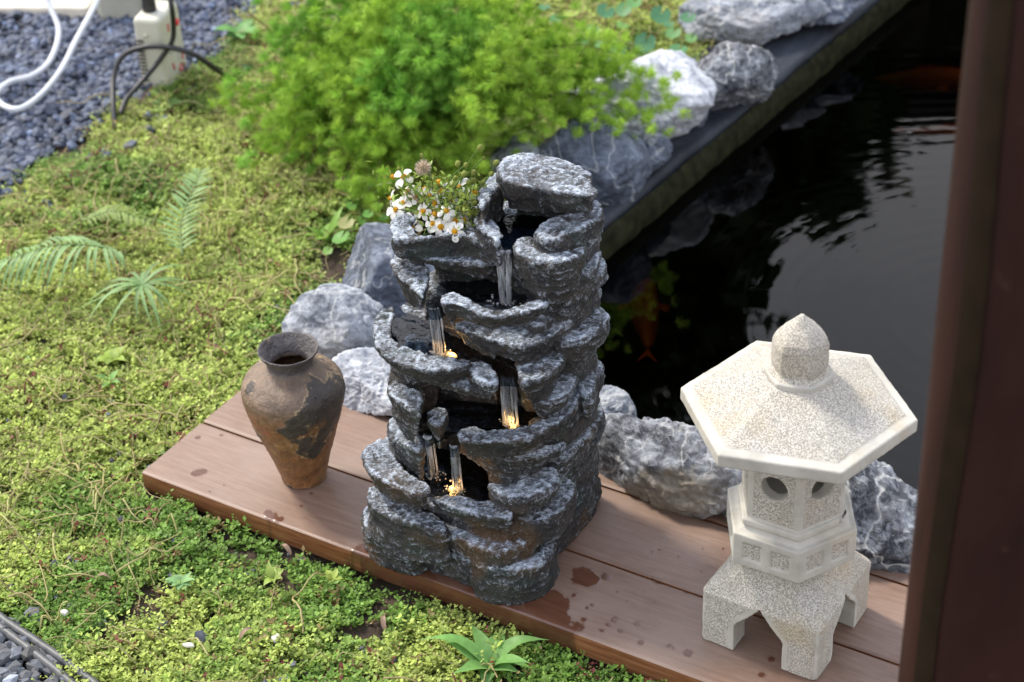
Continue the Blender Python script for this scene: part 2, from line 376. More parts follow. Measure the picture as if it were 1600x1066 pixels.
def m_post():
    m = NT('weathered_post_paint'); v_ = m.coord((1, 1, .25)); n1 = m.noise(6, 6, .6, v_, .6); n2 = m.noise(30, 5, .6)
    c = m.mix(m.ramp(n1, (.35, 0.), (.65, 1.)), (.013, .006, .005), (.036, .013, .010)); c = m.mix(m.ramp(n2, (.66, 0.), (.76, .3)), c, (.10, .05, .035))
    m.col(c).rough(.62).bump(n2, .3, .002); m.b.inputs['Specular IOR Level'].default_value = .15; return m.m
MAT['post'] = m_post()
MAT['algae'] = simple('reflection_band_tone', (.014, .009, .0045), .8, .3, 30)  # dark tone for the reflection band painted down the post
def m_liner():
    m = NT('pond_coping'); n1 = m.noise(7, 7, .6, m.coord((2.5, .6, 1)), .8); n2 = m.noise(60, 6, .65)
    c = m.mix(m.ramp(n1, (.35, 0.), (.7, 1.)), (.009, .011, .015), (.034, .040, .052)); c = m.mix(m.ramp(n2, (.6, 0.), (.72, .3)), c, (.12, .13, .15))
    m.col(c).rough(.6).bump(m.math('ADD', n1, n2), .5, .004); m.b.inputs['Specular IOR Level'].default_value = .2; return m.m
MAT['algae'].node_tree.nodes['Principled BSDF'].inputs['Specular IOR Level'].default_value = .1
MAT['coping'] = m_liner(); MAT['pondwall'] = simple('mossy_pond_wall', (.014, .015, .007), .7, .5, 40, .5)
for k_ in ('Specular IOR Level',): MAT['pondwall'].node_tree.nodes['Principled BSDF'].inputs[k_].default_value = .05
MAT['cable'] = simple('black_rubber', (.012, .012, .014), .45); MAT['hose'] = simple('white_hose', (.55, .57, .61), .4, 0, 20, .06)
MAT['tubing'] = simple('weathered_black_tubing', (.065, .068, .072), .5, .3, 80, .4)
MAT['box'] = simple('cream_plastic', (.50, .49, .41), .4, 0, 12, .08); MAT['dark'] = simple('dark_plastic', (.02, .02, .022), .5)
MAT['red'] = simple('red_plastic', (.65, .03, .04), .35); MAT['redprint'] = simple('red_print', (.50, .08, .09), .6); MAT['greyprint'] = simple('grey_print', (.26, .27, .26), .6)
MAT['screw'] = simple('screw_metal', (.65, .62, .5), .3, metal=.8); MAT['slab'] = simple('pale_concrete', (.62, .57, .48), .9, .4, 25, .15)
MAT['bark'] = simple('bark', (.06, .045, .03), .9, .6, 30, .4); MAT['stemwood'] = simple('brown_stem', (.10, .06, .035), .7, .3, 50, .3)
MAT['timber'] = simple('dark_timber', (.030, .024, .020), .8, .3, 10, .3)
MAT['pebble_white'] = simple('white_pebble', (.58, .55, .50), .6, .3, 80, .12)
MAT['koi'] = simple('koi_orange', (.75, .20, .03), .35, 0, 20, .35)
MAT['pulp'] = simple('dry_fluff', (.55, .43, .28), .95, .4, 300, .25)

# ------------------------------------------------------------------ ground, pond
GZ = -.05
WX = -.40; WY = .40; WZ = -.10            # pond inner wall planes and water level
wa, wb = at(944, 345, -.03), at(1353, 8, -.03)
def wallx(y): return wa[0] + (wb[0] - wa[0]) * (y - wa[1]) / (wb[1] - wa[1])
FARY = 2.62
def gz(P):
    n_ = fbm(np.c_[P[:, 0], P[:, 1], np.zeros(len(P))], 5., 4)
    n2 = fbm(np.c_[P[:, 0], P[:, 1], np.zeros(len(P))], 22., 3, 3)
    return GZ + .05 * (n_ - .5) + .014 * (n2 - .5) + .02 * sst(P[:, 1], .3, 1.2) * sst(-P[:, 0], .2, .8)
def ground():
    xs = np.unique(np.r_[-60, -30, -12, -6, np.linspace(-3.2, 1.6, 330), 3, 6, 12, 30, 60]); ys = np.unique(np.r_[-60, -20, -6, -2.5, np.linspace(-1.5, 3.2, 320), 5, 8, 16, 30, 60])
    X, Y = np.meshgrid(xs, ys, indexing='ij'); P = np.c_[X.ravel(), Y.ravel(), np.zeros(X.size)]
    z = gz(P); far = np.maximum(np.abs(P[:, 0] + .8) - 2.4, np.abs(P[:, 1] - .8) - 2.4); z = np.where(far > 0, GZ, z)
    und = (P[:, 0] > -.68) & (P[:, 1] > -.12) & (P[:, 1] < WY) & (P[:, 0] < 1.6); z = np.where(und, np.minimum(z, -.055), z)
    P[:, 2] = z
    pond = (P[:, 0] > wallx(P[:, 1]) - .03) & (P[:, 0] < 3.05) & (P[:, 1] > WY - .03) & (P[:, 1] < FARY + .03)
    P[pond, 2] = -.75
    nx, ny = X.shape; i = (np.arange(nx - 1)[:, None] * ny + np.arange(ny - 1)[None]).ravel()
    F = np.stack([i, i + ny, i + ny + 1, i + 1], 1); o = mesh_obj('ground', P, F, MAT['soil']); tag(o, kind='structure')
ground()
def wall_prism(name, line, width, ztop, zbot, mat, rnd=.012):
    """coping following a line of (x,y) of the inner edge; width goes to the left"""
    line = np.array(line); d = np.gradient(line, axis=0); d /= np.linalg.norm(d, axis=1)[:, None]; nrm = np.c_[-d[:, 1], d[:, 0]]
    prof = [(0, zbot), (0, ztop - rnd), (rnd * .3, ztop - rnd * .3), (rnd, ztop)] + [(width * t, ztop + .012 * t) for t in (.2, .4, .6, .8)] + [(width, ztop + .015), (width, zbot)]
    n = len(line); m = len(prof); V = np.zeros((n, m, 3))
    for k, (a, z) in enumerate(prof): V[:, k, :2] = line + nrm * a; V[:, k, 2] = z
    nv = fbm(V.reshape(-1, 3), (9, 9, 9), 4, 2).reshape(n, m); V[:, 1:m - 1, 2] += (nv[:, 1:m - 1] - .5) * .012; V[:, :m, 0] += (fbm(V.reshape(-1, 3), 6, 3, 9).reshape(n, m) - .5) * .012
    i = (np.arange(n - 1)[:, None] * m + np.arange(m)[None]); j = (np.arange(n - 1)[:, None] * m + (np.arange(m)[None] + 1) % m)
    F = np.stack([i.ravel(), j.ravel(), j.ravel() + m, i.ravel() + m], 1); cap = [np.arange(m)[None], (np.arange(m)[::-1] + (n - 1) * m)[None]]
    return mesh_obj(name, V.reshape(-1, 3), [F] + cap, mat)
ly = np.linspace(WY, FARY, 90)
o = wall_prism('pond_wall', np.c_[wallx(ly), ly], .20, -.032, -.74, MAT['coping']); tag(o, 'long dark wet pond coping running from behind the fountain to the top edge', 'pond wall')
lx = np.linspace(3.0, wallx(WY) + .004, 90)
o = wall_prism('pond_wall', np.c_[lx, np.full(90, WY)][::-1] * 1.0, -.14, -.045, -.74, MAT['coping']); tag(o, 'short dark pond edge behind the rocks along the deck', 'pond wall')
o = wall_prism('pond_wall', np.c_[np.linspace(wallx(FARY) + .004, 3.0, 60), np.full(60, FARY)], .3, .10, -.74, MAT['pondwall']); tag(o, 'dark mossy far wall of the pond in the upper right', 'pond wall')
mb = MB(); mb.add([(wallx(WY) - .0, WY, WZ), (3.05, WY, WZ), (3.05, FARY, WZ), (wallx(FARY), FARY, WZ)], [(0, 1, 2, 3)])
o = mb.build('pond_water', MAT['pond'], smooth=False); tag(o, kind='structure')
# mossy green strip under the coping (one long body of algae growing on the wall)
n = 70; mb = MB(); yy = np.linspace(WY + .02, FARY - .02, n); pts = np.c_[wallx(yy) + .008, yy, -.070 + .008 * (fbm(np.c_[yy, yy * 0, yy * 0], 8, 3) - .5)]
V = np.stack([pts + [0, 0, .026], pts + [.010, 0, .012], pts + [.014, 0, -.02], pts + [.010, 0, -.05]], 1); V[:, :, 0] += (fbm(V.reshape(-1, 3), 50, 3).reshape(n, 4) - .5) * .014
i = (np.arange(n - 1)[:, None] * 4 + np.arange(3)[None]).ravel(); mb.add(V.reshape(-1, 3), np.stack([i, i + 1, i + 5, i + 4], 1)); o = mb.build('algae', MAT['pondwall']); tag(o, 'dark green algae growing on the pond wall at the waterline', 'algae', kind='stuff')

# koi under the surface
def koi(px, py, rz, L, label, z=-.165):
    c = at(px, py, z); root = empty('koi_fish', tuple(c), rz)
    t = np.linspace(0, 1, 24); r = .13 * L * np.sin(np.pi * np.clip(t * .93 + .07, 0, 1)) ** .8 * (1 - .35 * t) + .004; X = (.5 - t) * L
    P = np.c_[X, .03 * L * np.sin(t * 5), np.zeros(24)]; m = MB().tube(P, r, 14); b = m.build('body', MAT['koi'], root, world=False)
    tip = P[-1]; m = MB(); m.add([tip, tip + [-.2 * L, .09 * L, 0], tip + [-.12 * L, 0, .004], tip + [-.2 * L, -.09 * L, 0]], [(0, 1, 2, 3)]); m.build('tail_fin', MAT['koi'], root, world=False)
    for sgn in (1, -1):
        a = P[7] + np.array([0, sgn * .1 * L, 0]); m = MB(); m.add([a, a + [-.02 * L, sgn * .12 * L, -.005], a + [-.12 * L, sgn * .1 * L, -.005], a + [-.08 * L, sgn * .0, 0]], [(0, 1, 2, 3)]); m.build('side_fin', MAT['koi'], root, world=False)
    m = MB(); a = P[9] + np.array([0, 0, .1 * L]); m.add([a, a + [-.08 * L, 0, .05 * L], a + [-.26 * L, 0, .02 * L], a + [-.22 * L, 0, -.02 * L]], [(0, 1, 2, 3)]); m.build('back_fin', MAT['koi'], root, world=False)
    tag(root, label, 'fish', 'koi swimming in the dark pond')
koi(1010, 492, rad(115), .24, 'dim orange koi under the water just right of the fountain', -.19)
koi(1450, 125, rad(20), .26, 'deep orange koi in the dark water near the top, beside the brown post', -.26)
koi(1490, 212, rad(10), .20, 'faint red koi below the grey reflection beside the brown post', -.22)

# ------------------------------------------------------------------ deck
deck = empty('wooden_deck', (-.1, .07, -.045)); tag(deck, 'low platform of reddish brown planks with wet splashes carrying the fountain and lantern', 'deck')
spots = []   # x, y, r
def sp(px, py, r): c = at(px, py, .0); spots.append((c[0], c[1], r))
for a in ((312, 737, .011), (308, 684, .005), (345, 680, .004), (327, 768, .004), (425, 806, .009), (436, 811, .007), (418, 800, .006), (486, 770, .004), (350, 758, .003), (910, 902, .020), (925, 905, .012), (948, 900, .008), (862, 932, .020), (875, 945, .017), (855, 955, .022), (840, 940, .02), (897, 930, .006),
          (885, 938, .006), (1029, 910, .007), (1018, 863, .003), (1023, 941, .003), (1000, 1004, .006), (995, 975, .006), (961, 968, .005), (950, 976, .004), (940, 985, .005), (970, 986, .004), (1046, 1009, .005), (1052, 1013, .003), (1076, 1020, .007), (912, 968, .005), (925, 945, .003), (1020, 903, .002), (1060, 870, .003), (900, 975, .007), (893, 972, .005), (1072, 926, .003),
          (1098, 858, .003), (1030, 860, .004), (1205, 1030, .005), (1190, 1054, .006), (965, 925, .003), (980, 940, .002), (1005, 925, .002), (917, 950, .003), (660, 905, .02), (1095, 893, .002), (1130, 858, .002), (500, 745, .004), (470, 790, .003)): sp(*a)
def plank(y0, y1, x0=-.64, x1=1.5, side=False, name='plank'):
    nx, ny = int((x1 - x0) / .003), max(8, int((y1 - y0) / .003)); xs = np.linspace(x0, x1, nx); ys = np.r_[y0 - .0, np.linspace(y0 + .003, y1 - .003, ny), y1]
    n = len(ys); bot = -.042
    prof = [(y0 + .004, bot)] + [(y0, -.036), (y0, -.004)] + [(y, 0 if 0 < k < n - 1 else -.002) for k, y in enumerate(ys)] + [(y1, -.006), (y1, bot)]
    prof = np.array(prof); X = np.repeat(xs[:, None], len(prof), 1); P = np.stack([X, np.repeat(prof[None, :, 0], nx, 0), np.repeat(prof[None, :, 1], nx, 0)], -1).reshape(-1, 3)
    P[:, 2] += (fbm(P, (3, 3, 0.1), 2) - .5) * .003
    wn = fbm(P, 55, 4, 4); w_ = np.zeros(len(P))
    base = np.array([(-.235, -.09), (-.20, -.11), (.17, -.12), (.15, -.065), (.09, -.04), (.05, .0), (-.225, -.045)])
    d = sdpoly(P, base) + (wn - .5) * .05; w_ = np.maximum(w_, sst(-d, -.004, .004) * (.8 + .5 * vn(P, 25, 3)))
    for x, y, r in spots:
        m = (np.abs(P[:, 0] - x) < r * 3) & (np.abs(P[:, 1] - y) < r * 3)
        if m.any(): dd = np.hypot(P[m, 0] - x, P[m, 1] - y) + (wn[m] - .5) * r * 1.3; w_[m] = np.maximum(w_[m], sst(r - dd, -.001, .0015))
    m_ = len(prof); i = (np.arange(nx - 1)[:, None] * m_ + np.arange(m_ - 1)[None]).ravel(); F = np.stack([i, i + m_, i + m_ + 1, i + 1], 1)
    F = F[:, ::-1]
    cap = [np.arange(m_)[None], (np.arange(m_)[::-1] + (nx - 1) * m_)[None], ]
    o = mesh_obj(name, P, [F] + cap, MAT['deck'], deck, True, {'wet': np.clip(w_, 0, 1)}); md = o.modifiers.new('edges', 'EDGE_SPLIT'); md.split_angle = rad(40); return o
plank(-.088, .0655); plank(.0695, .225); plank(.229, .30, x0=-.25)

# ------------------------------------------------------------------ the fountain
def build_fountain():
    h = .0022; org = np.array([-.245, -.105, -.012]); hi = np.array([.118, .235, .625]); N = ((hi - org) / h).astype(int)
    xs, ys, zs = (org[k] + h * np.arange(N[k]) for k in range(3)); GX, GY = np.meshgrid(xs, ys, indexing='ij'); P2 = np.stack([GX, GY], -1)
    V = np.full(N, .03, np.float32)
    def sl(z0, z1): return slice(max(0, int((z0 - org[2]) / h)), min(N[2], int((z1 - org[2]) / h) + 2))
    def pp(z, pts): return [at(x, y, z)[:2] for x, y in pts]
    def ledge(poly, zt, th, r=.008, taper=0., tx=0., ty=0., k=.0028, bow=0.):
        r = r * .5; th, taper = (th * .93, taper + .12) if zt > .12 and th < .08 else (th, taper)
        poly = chaikin(poly, 2); c = np.mean(poly, 0); d2 = sdpoly(P2, poly)
        zt2 = zt + tx * (GX - c[0]) + ty * (GY - c[1])
        s = sl(zt - th - .03, zt + .04); z = zs[s][None, None]; u = (zt2[..., None] - z)          # depth below the top
        q1 = d2[..., None] + taper * np.clip(u, 0, None) + bow * (u - th * .5) ** 2 / max(th, .01) + r; q2 = np.abs(u - th / 2) - th / 2 + r
        sd_ = np.hypot(np.maximum(q1, 0), np.maximum(q2, 0)) + np.minimum(np.maximum(q1, q2), 0) - r
        A = V[:, :, s]; hh = np.clip(.5 + .5 * (A - sd_) / k, 0, 1); V[:, :, s] = A * (1 - hh) + sd_ * hh - k * hh * (1 - hh)
    def carve(poly, z0, z1, r=.004, k=.004):
        d2 = sdpoly(P2, chaikin(poly, 2)); s = sl(z0 - .02, z1 + .02); z = zs[s][None, None]; q1 = d2[..., None] + 0 * z; q2 = np.abs(z - (z0 + z1) / 2) - (z1 - z0) / 2 + 0 * q1
        sd_ = np.maximum(q1, q2); V[:, :, s] = np.maximum(V[:, :, s], -sd_)
    # ---- core, back part hidden from the photo but solid
    ledge([(-.205, -.045), (-.09, -.055), (.0, -.06), (.035, -.045), (.05, .05), (.06, .19), (-.05, .21), (-.19, .20), (-.215, .08)], .112, .13, .01)
    ledge([(-.20, .05), (-.17, .02), (-.11, .015), (-.05, .0), (-.03, -.015), (.015, -.015), (.035, .04), (.052, .18), (-.04, .20), (-.18, .19)], .214, .11, .012)
    ledge([(-.19, .06), (-.14, .055), (-.05, .075), (.0, .072), (.035, .06), (.05, .17), (-.04, .20), (-.18, .18)], .30, .12, .012)
    ledge([(-.19, .09), (-.15, .06), (-.12, .05), (-.06, .07), (.0, .06), (.03, .05), (.05, .16), (.0, .20), (-.17, .19)], .395, .12, .012)
    ledge([(-.175, .10), (-.14, .08), (-.08, .09), (-.05, .10), (.02, .09), (.05, .13), (.045, .19), (-.04, .20), (-.16, .19)], .49, .12, .012)
    ledge([(-.02, .09), (.040, .085), (.054, .12), (.052, .195), (-.02, .205)], .47, .47, .012)
    # right flank, seen edge on: bulging strata
    for z, t, x, y0, y1, r in ((.065, .066, .055, -.035, .195, .02), (.125, .05, .047, -.02, .20, .018), (.175, .045, .062, .045, .205, .018), (.215, .035, .045, -.005, .16, .014), (.262, .04, .066, .06, .20, .016), (.30, .03, .045, .06, .20, .012),
                               (.345, .04, .070, .09, .21, .016), (.385, .035, .055, .07, .21, .014), (.43, .035, .066, .08, .21, .014), (.475, .04, .052, .09, .21, .014)):
        ledge([(x - .06, y0 + .015), (x - .012, y0), (x, y0 + .02), (x + .004, (y0 + y1) / 2), (x - .002, y1 - .01), (x - .03, y1 + .01), (x - .08, y1)], z, t, r, ty=-.02)
    # ---- level 5, the bottom basin and base
    ledge(pp(.155, [(559, 712), (566, 700), (584, 690), (604, 684), (622, 685), (624, 697), (617, 710), (626, 726), (640, 738), (655, 747), (671, 755), (676, 767), (652, 778), (615, 762), (581, 745)]), .157, .04, .011, taper=.15)
    ledge(pp(.137, [(664, 778), (679, 770), (709, 774), (750, 781), (784, 785), (802, 797), (801, 812), (765, 810), (727, 801), (690, 790)]), .139, .036, .009, taper=.12)
    ledge(pp(.10, [(575, 760), (620, 778), (665, 800), (700, 812), (700, 838), (650, 826), (600, 808), (575, 790)]), .105, .07, .012)
    ledge(pp(.085, [(655, 802), (672, 806), (709, 816), (750, 826), (790, 826), (830, 815), (842, 828), (836, 848), (784, 868), (750, 858), (716, 842), (680, 830), (660, 818)]), .088, .032, .011)
    ledge(pp(.05, [(564, 800), (574, 790), (600, 800), (640, 815), (672, 834), (664, 855), (640, 862), (612, 852), (578, 834), (566, 818)]), .052, .06, .014)
    ledge(pp(.03, [(640, 830), (700, 840), (760, 866), (755, 900), (700, 878), (640, 858), (600, 840)]), .045, .055, .012)
    ledge(pp(.055, [(737, 878), (750, 865), (790, 862), (835, 842), (858, 832), (872, 846), (866, 868), (845, 890), (800, 900), (755, 893)]), .062, .07, .018, taper=-.05)
    ledge(pp(.15, [(760, 764), (768, 752), (795, 744), (835, 738), (868, 734), (880, 744), (876, 760), (855, 777), (825, 791), (790, 788), (768, 778)]), .162, .042, .019)
    ledge(pp(.115, [(800, 790), (860, 775), (890, 745), (905, 760), (885, 800), (835, 822), (800, 815)]), .12, .05, .014)
    # back wall of basin 5
    # ---- level 4
    ledge(pp(.27, [(604, 612), (616, 600), (645, 612), (664, 622), (660, 640), (657, 660), (645, 650), (622, 636), (608, 628)]), .280, .085, .012, taper=.25)
    ledge(pp(.252, [(665, 656), (671, 646), (690, 644), (703, 653), (696, 666), (690, 674), (674, 670)]), .260, .07, .009, taper=.15)
    ledge(pp(.252, [(715, 672), (724, 664), (735, 662), (765, 669), (802, 672), (838, 666), (852, 660), (845, 652), (859, 641), (885, 626), (897, 608), (908, 618), (906, 642), (888, 664), (859, 680), (832, 691), (802, 697), (765, 695), (727, 688), (715, 682)]), .258, .048, .010, taper=.35, tx=.12, ty=.02)
    ledge(pp(.21, [(735, 700), (800, 705), (850, 700), (880, 690), (890, 690), (880, 705), (850, 718), (800, 722), (760, 718)]), .215, .05, .018, taper=.3)
    ledge([(.0, .05), (.045, .025), (.064, .07), (.068, .14), (.056, .195), (.0, .18)], .232, .055, .014)
    ledge(pp(.185, [(603, 664), (616, 650), (640, 660), (660, 684), (668, 700), (655, 712), (640, 706), (622, 694), (608, 684)]), .19, .10, .014, taper=.1)
    # ---- level 3
    ledge(pp(.345, [(581, 508), (586, 496), (603, 484), (630, 473), (648, 480), (640, 490), (622, 492), (612, 508), (617, 528), (632, 542), (665, 556), (690, 561), (715, 563), (742, 563), (735, 577), (704, 583), (672, 587), (636, 580), (604, 566), (585, 547), (579, 526)]), .351, .030, .009, taper=.3)
    ledge(pp(.35, [(622, 480), (640, 470), (662, 478), (672, 496), (664, 506), (646, 500), (630, 492)]), .355, .09, .012, taper=.1)
    ledge(pp(.337, [(728, 572), (742, 566), (762, 568), (775, 580), (780, 600), (770, 606), (740, 598)]), .341, .045, .008, taper=.2)
    ledge(pp(.315, [(606, 568), (640, 586), (690, 594), (740, 596), (776, 602), (780, 618), (750, 616), (700, 606), (640, 594), (610, 584)]), .322, .046, .014, taper=.5)
    ledge(pp(.342, [(805, 572), (820, 558), (850, 548), (880, 545), (884, 565), (872, 585), (848, 600), (815, 606), (806, 592)]), .350, .055, .011, taper=.25)
    ledge(pp(.30, [(824, 606), (850, 596), (890, 568), (905, 585), (895, 616), (856, 632), (828, 630)]), .300, .04, .016, taper=.3)
    ledge(pp(.262, [(898, 582), (915, 572), (930, 576), (936, 596), (928, 622), (910, 628), (898, 605)]), .27, .055, .013)
    # left outer body under level 3 rim
    ledge([(-.205, .02), (-.19, -.005), (-.15, -.01), (-.13, .02), (-.15, .06), (-.2, .07)], .315, .12, .014)
    # ---- level 2
    ledge(pp(.442, [(683, 468), (690, 460), (711, 456), (725, 465), (754, 477), (782, 482), (807, 476), (850, 468), (862, 476), (846, 486), (811, 495), (768, 502), (740, 492), (711, 479), (688, 480)]), .446, .075, .010, taper=.28)
    ledge(pp(.37, [(700, 520), (760, 545), (810, 560), (860, 545), (890, 520), (860, 500), (790, 520), (740, 510)]), .385, .055, .016, taper=.3)
    ledge(pp(.365, [(843, 492), (860, 474), (895, 460), (918, 462), (938, 484), (946, 500), (942, 520), (914, 538), (875, 545), (845, 520)]), .372, .05, .015, taper=.1)
    ledge(pp(.44, [(609, 425), (612, 410), (630, 398), (655, 408), (677, 430), (679, 446), (668, 462), (664, 482), (650, 470), (632, 455), (614, 440)]), .452, .075, .012, taper=.28)
    # ---- level 1
    ledge(pp(.50, [(606, 366), (608, 352), (622, 340), (650, 328), (700, 326), (745, 332), (758, 350), (772, 366), (777, 376), (770, 388), (752, 382), (730, 374), (700, 373), (660, 376), (630, 378), (610, 374)]), .503, .042, .012, taper=.05)
    ledge(pp(.47, [(618, 392), (640, 388), (700, 396), (748, 392), (775, 385), (781, 398), (780, 412), (750, 416), (700, 412), (650, 404), (622, 398)]), .472, .045, .012, taper=.45)
    ledge(pp(.52, [(742, 350), (750, 334), (762, 330), (768, 348), (790, 372), (778, 382), (764, 370)]), .523, .05, .009)
    ledge(pp(.545, [(746, 300), (752, 286), (770, 276), (790, 275), (788, 296), (770, 306), (764, 326), (752, 335), (746, 318)]), .552, .075, .012)
    ledge(pp(.505, [(800, 385), (812, 373), (838, 372), (855, 380), (892, 384), (918, 380), (915, 400), (880, 415), (836, 412), (803, 402)]), .508, .068, .013, taper=.08)
    ledge(pp(.45, [(830, 450), (861, 434), (905, 420), (928, 392), (938, 384), (940, 408), (930, 432), (897, 450), (856, 464), (836, 462)]), .458, .032, .011, taper=.1)
    ledge(pp(.525, [(834, 366), (843, 356), (868, 346), (893, 333), (915, 322), (934, 316), (944, 328), (942, 345), (926, 358), (904, 370), (879, 378), (852, 382), (838, 376)]), .532, .032, .012, tx=.05)
    # back wall of the top basin and its slab
    ledge(pp(.56, [(772, 292), (800, 296), (850, 306), (900, 312), (930, 303), (930, 280), (880, 262), (820, 250), (785, 258)]), .572, .10, .012, taper=.32)
    ledge(pp(.59, [(776, 264), (786, 250), (811, 248), (847, 253), (882, 264), (918, 281), (936, 294), (930, 305), (908, 307), (880, 301), (847, 295), (811, 291), (784, 283)]), .590, .030, .009, taper=.25, tx=-.02)
    # ---- carved pools
    carve(pp(.50, [(775, 345), (800, 330), (850, 336), (885, 340), (868, 352), (838, 362), (830, 374), (806, 380), (800, 395), (780, 395), (776, 372), (768, 355)]), .478, .52)
    carve(pp(.41, [(676, 468), (700, 440), (780, 440), (812, 462), (806, 475), (782, 480), (725, 463), (690, 457), (684, 470), (682, 500), (670, 500), (668, 480)]), .388, .428)
    carve(pp(.318, [(618, 500), (650, 490), (690, 520), (760, 548), (806, 560), (808, 600), (812, 622), (782, 622), (778, 598), (772, 575), (730, 568), (665, 556), (630, 540), (617, 528)]), .298, .352)
    carve(pp(.222, [(660, 640), (720, 630), (800, 640), (850, 650), (838, 664), (765, 668), (724, 664), (716, 682), (714, 712), (704, 712), (700, 668), (668, 668), (664, 690), (660, 660)]), .205, .272)
    carve(pp(.24, [(776, 596), (814, 596), (820, 650), (775, 655)]), .22, .300)
    carve(pp(.128, [(622, 697), (650, 690), (700, 705), (760, 720), (770, 745), (764, 760), (790, 786), (750, 781), (690, 772), (660, 750), (628, 727)]), .105, .175)
    carve(pp(.50, [(640, 350), (660, 338), (720, 338), (740, 352), (730, 366), (660, 368)]), .470, .53)
    # ---- large soft noise near the surface
    bi = np.argwhere(np.abs(V) < .014)
    P = org + bi * h
    P2_ = P + (np.stack([vn(P, 14, 1), vn(P, 14, 11), vn(P, 14, 21)], -1) - .5) * .03
    d = (fbm(P2_, (18, 18, 60), 3, 2) - .5) * .009 + (vn(P, 12, 6) - .5) * .006
    V[tuple(bi.T)] += d.astype(np.float32)
    P, F = surface_nets(V, h, org)
    P = P * .65 + lap(P, F, P) * .35
    Nn = vnormals(P, F)
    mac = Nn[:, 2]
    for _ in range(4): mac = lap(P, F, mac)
    Q = P + (np.stack([vn(P, 30, 1), vn(P, 30, 11), vn(P, 30, 21)], -1) - .5) * .016
    lam = fbm(Q, (14, 14, 150), 3, 5) - .5; chip = ridge(Q, (55, 55, 95), 3, 8) - .5; grit = fbm(P, 330, 2, 3) - .5; blob = vn(Q, 42, 12) - .5
    disp = lam * .0042 + chip * .0040 + grit * .0018 + blob * .0022 + (fbm(P, 120, 3, 17) - .5) * .0052 - .0008
    P = P + Nn * disp[:, None]
    Nn = vnormals(P, F); Lp = lap(P, F, P); conv = ((P - Lp) * Nn).sum(1); c2 = conv
    for _ in range(2): c2 = lap(P, F, c2)
    conv = conv * .6 + c2 * 1.4
    brush_skylight = .04 + sst(conv, -.0002, .0008) * .54 + .16 * sst(chip, -.05, .25) + .18 * sst(fbm(P, 20, 3, 31), .40, .65) + .42 * sst(mac, .45, .95) - .20  # dry-brushed ridges; sky light on upward faces painted into the same mask
    stain = sst(fbm(P, 11, 4, 44), .48, .66) * sst(-P[:, 2], -.33, -.05)
    P[:, 2] = np.maximum(P[:, 2], .0005)
    return P, F, brush_skylight, stain
FP, FF, FB, FS = build_fountain()
fountain = empty('rock_fountain', (-.08, .06, 0)); tag(fountain, 'tall tiered grey rock water fountain with lit cascading pools standing on the deck', 'fountain')
mesh_obj('rock_body', FP, FF, MAT['resin'], fountain, True, {'brush_skylight': FB, 'stain': FS})
def pool(pts, z, holes=None):
    P = np.array([at(x, y, z) for x, y in pts]); mb = MB(); V = np.r_[P, P.mean(0)[None]]; n = len(P); j = np.arange(n)
    ar = (P[:, 0] * np.roll(P[:, 1], -1) - P[:, 1] * np.roll(P[:, 0], -1)).sum(); T = np.stack([j, (j + 1) % n, np.full(n, n)], 1); mb.add(V, T if ar > 0 else T[:, ::-1]); return mb.build('pool_water', MAT['basin'], fountain, False)
pool([(765, 350), (790, 325), (860, 325), (900, 335), (880, 350), (845, 366), (812, 378), (800, 398), (778, 398), (770, 375)], .497)
pool([(665, 470), (690, 440), (790, 435), (830, 465), (800, 480), (730, 470), (690, 465), (686, 500), (668, 500)], .410)
pool([(610, 500), (650, 485), (760, 530), (815, 555), (812, 605), (772, 603), (765, 580), (660, 562), (615, 535)], .320)
pool([(655, 650), (700, 625), (860, 640), (845, 672), (720, 668), (718, 715), (700, 715), (695, 675), (672, 675), (668, 700), (655, 690)], .226)
pool([(612, 700), (640, 685), (720, 700), (790, 730), (800, 788), (690, 780), (640, 748)], .129)
def fall(top, zt, bot, zb, wt, wb_, out=.012):
    """falling water: a ragged curtain of strands from lip to landing, with foam where it lands"""
    a = at(*top, zt); b = at(*bot, zb); n = 26; t = np.linspace(0, 1, n)[:, None]; hz = (b - a).copy(); hz[2] = 0
    ln = a + hz * t ** .55 + np.array([0, 0, 1.]) * (b[2] - a[2]) * t ** 1.5; side = np.array([.97, .2, 0]); mb = MB(); K = 9
    for k in range(K):
        s_ = (k + .5) / K * 2 - 1 + rng.normal() * .08; wd = wt * (1 - t) + wb_ * t; t0 = 0 if abs(s_) < .8 else 0
        wob = (fbm(np.c_[np.full(n, k * 3.1), t[:, 0] * 6, t[:, 0] * 0], 1., 3, k) - .5)[:, None]
        q = ln + side * (wd * .46 * s_ + wob * wt * .28) + np.array([0, -1, 0]) * (.003 * (1 - s_ * s_) + wob * .004)
        r_ = wt * .5 / K * (1.75 - .75 * t[:, 0]) * (.65 + .9 * fbm(np.c_[t[:, 0] * 9, np.full(n, k * 1.7), t[:, 0] * 0], 1., 3, 3 * k)); mb.tube(q, r_, 7)
    for k in range(34):
        p = b + np.array([rng.normal() * wb_ * .5, rng.normal() * .006 - .002, abs(rng.normal()) * .004]); q = rng.uniform(.0006, .0018); mb.tube([p - [0, 0, q], p - [0, 0, q * .5], p + [0, 0, q * .5], p + [0, 0, q]], [q * .3, q, q, q * .3], 6)
    return mb.build('water_stream', MAT['fall'], fountain)
fall((789, 392), .504, (791, 474), .411, .026, .024); fall((676, 482), .410, (687, 556), .321, .016, .022); fall((793, 590), .316, (799, 666), .227, .024, .030)
fall((668, 684), .230, (678, 744), .130, .013, .018); fall((709, 698), .230, (716, 768), .130, .012, .018)
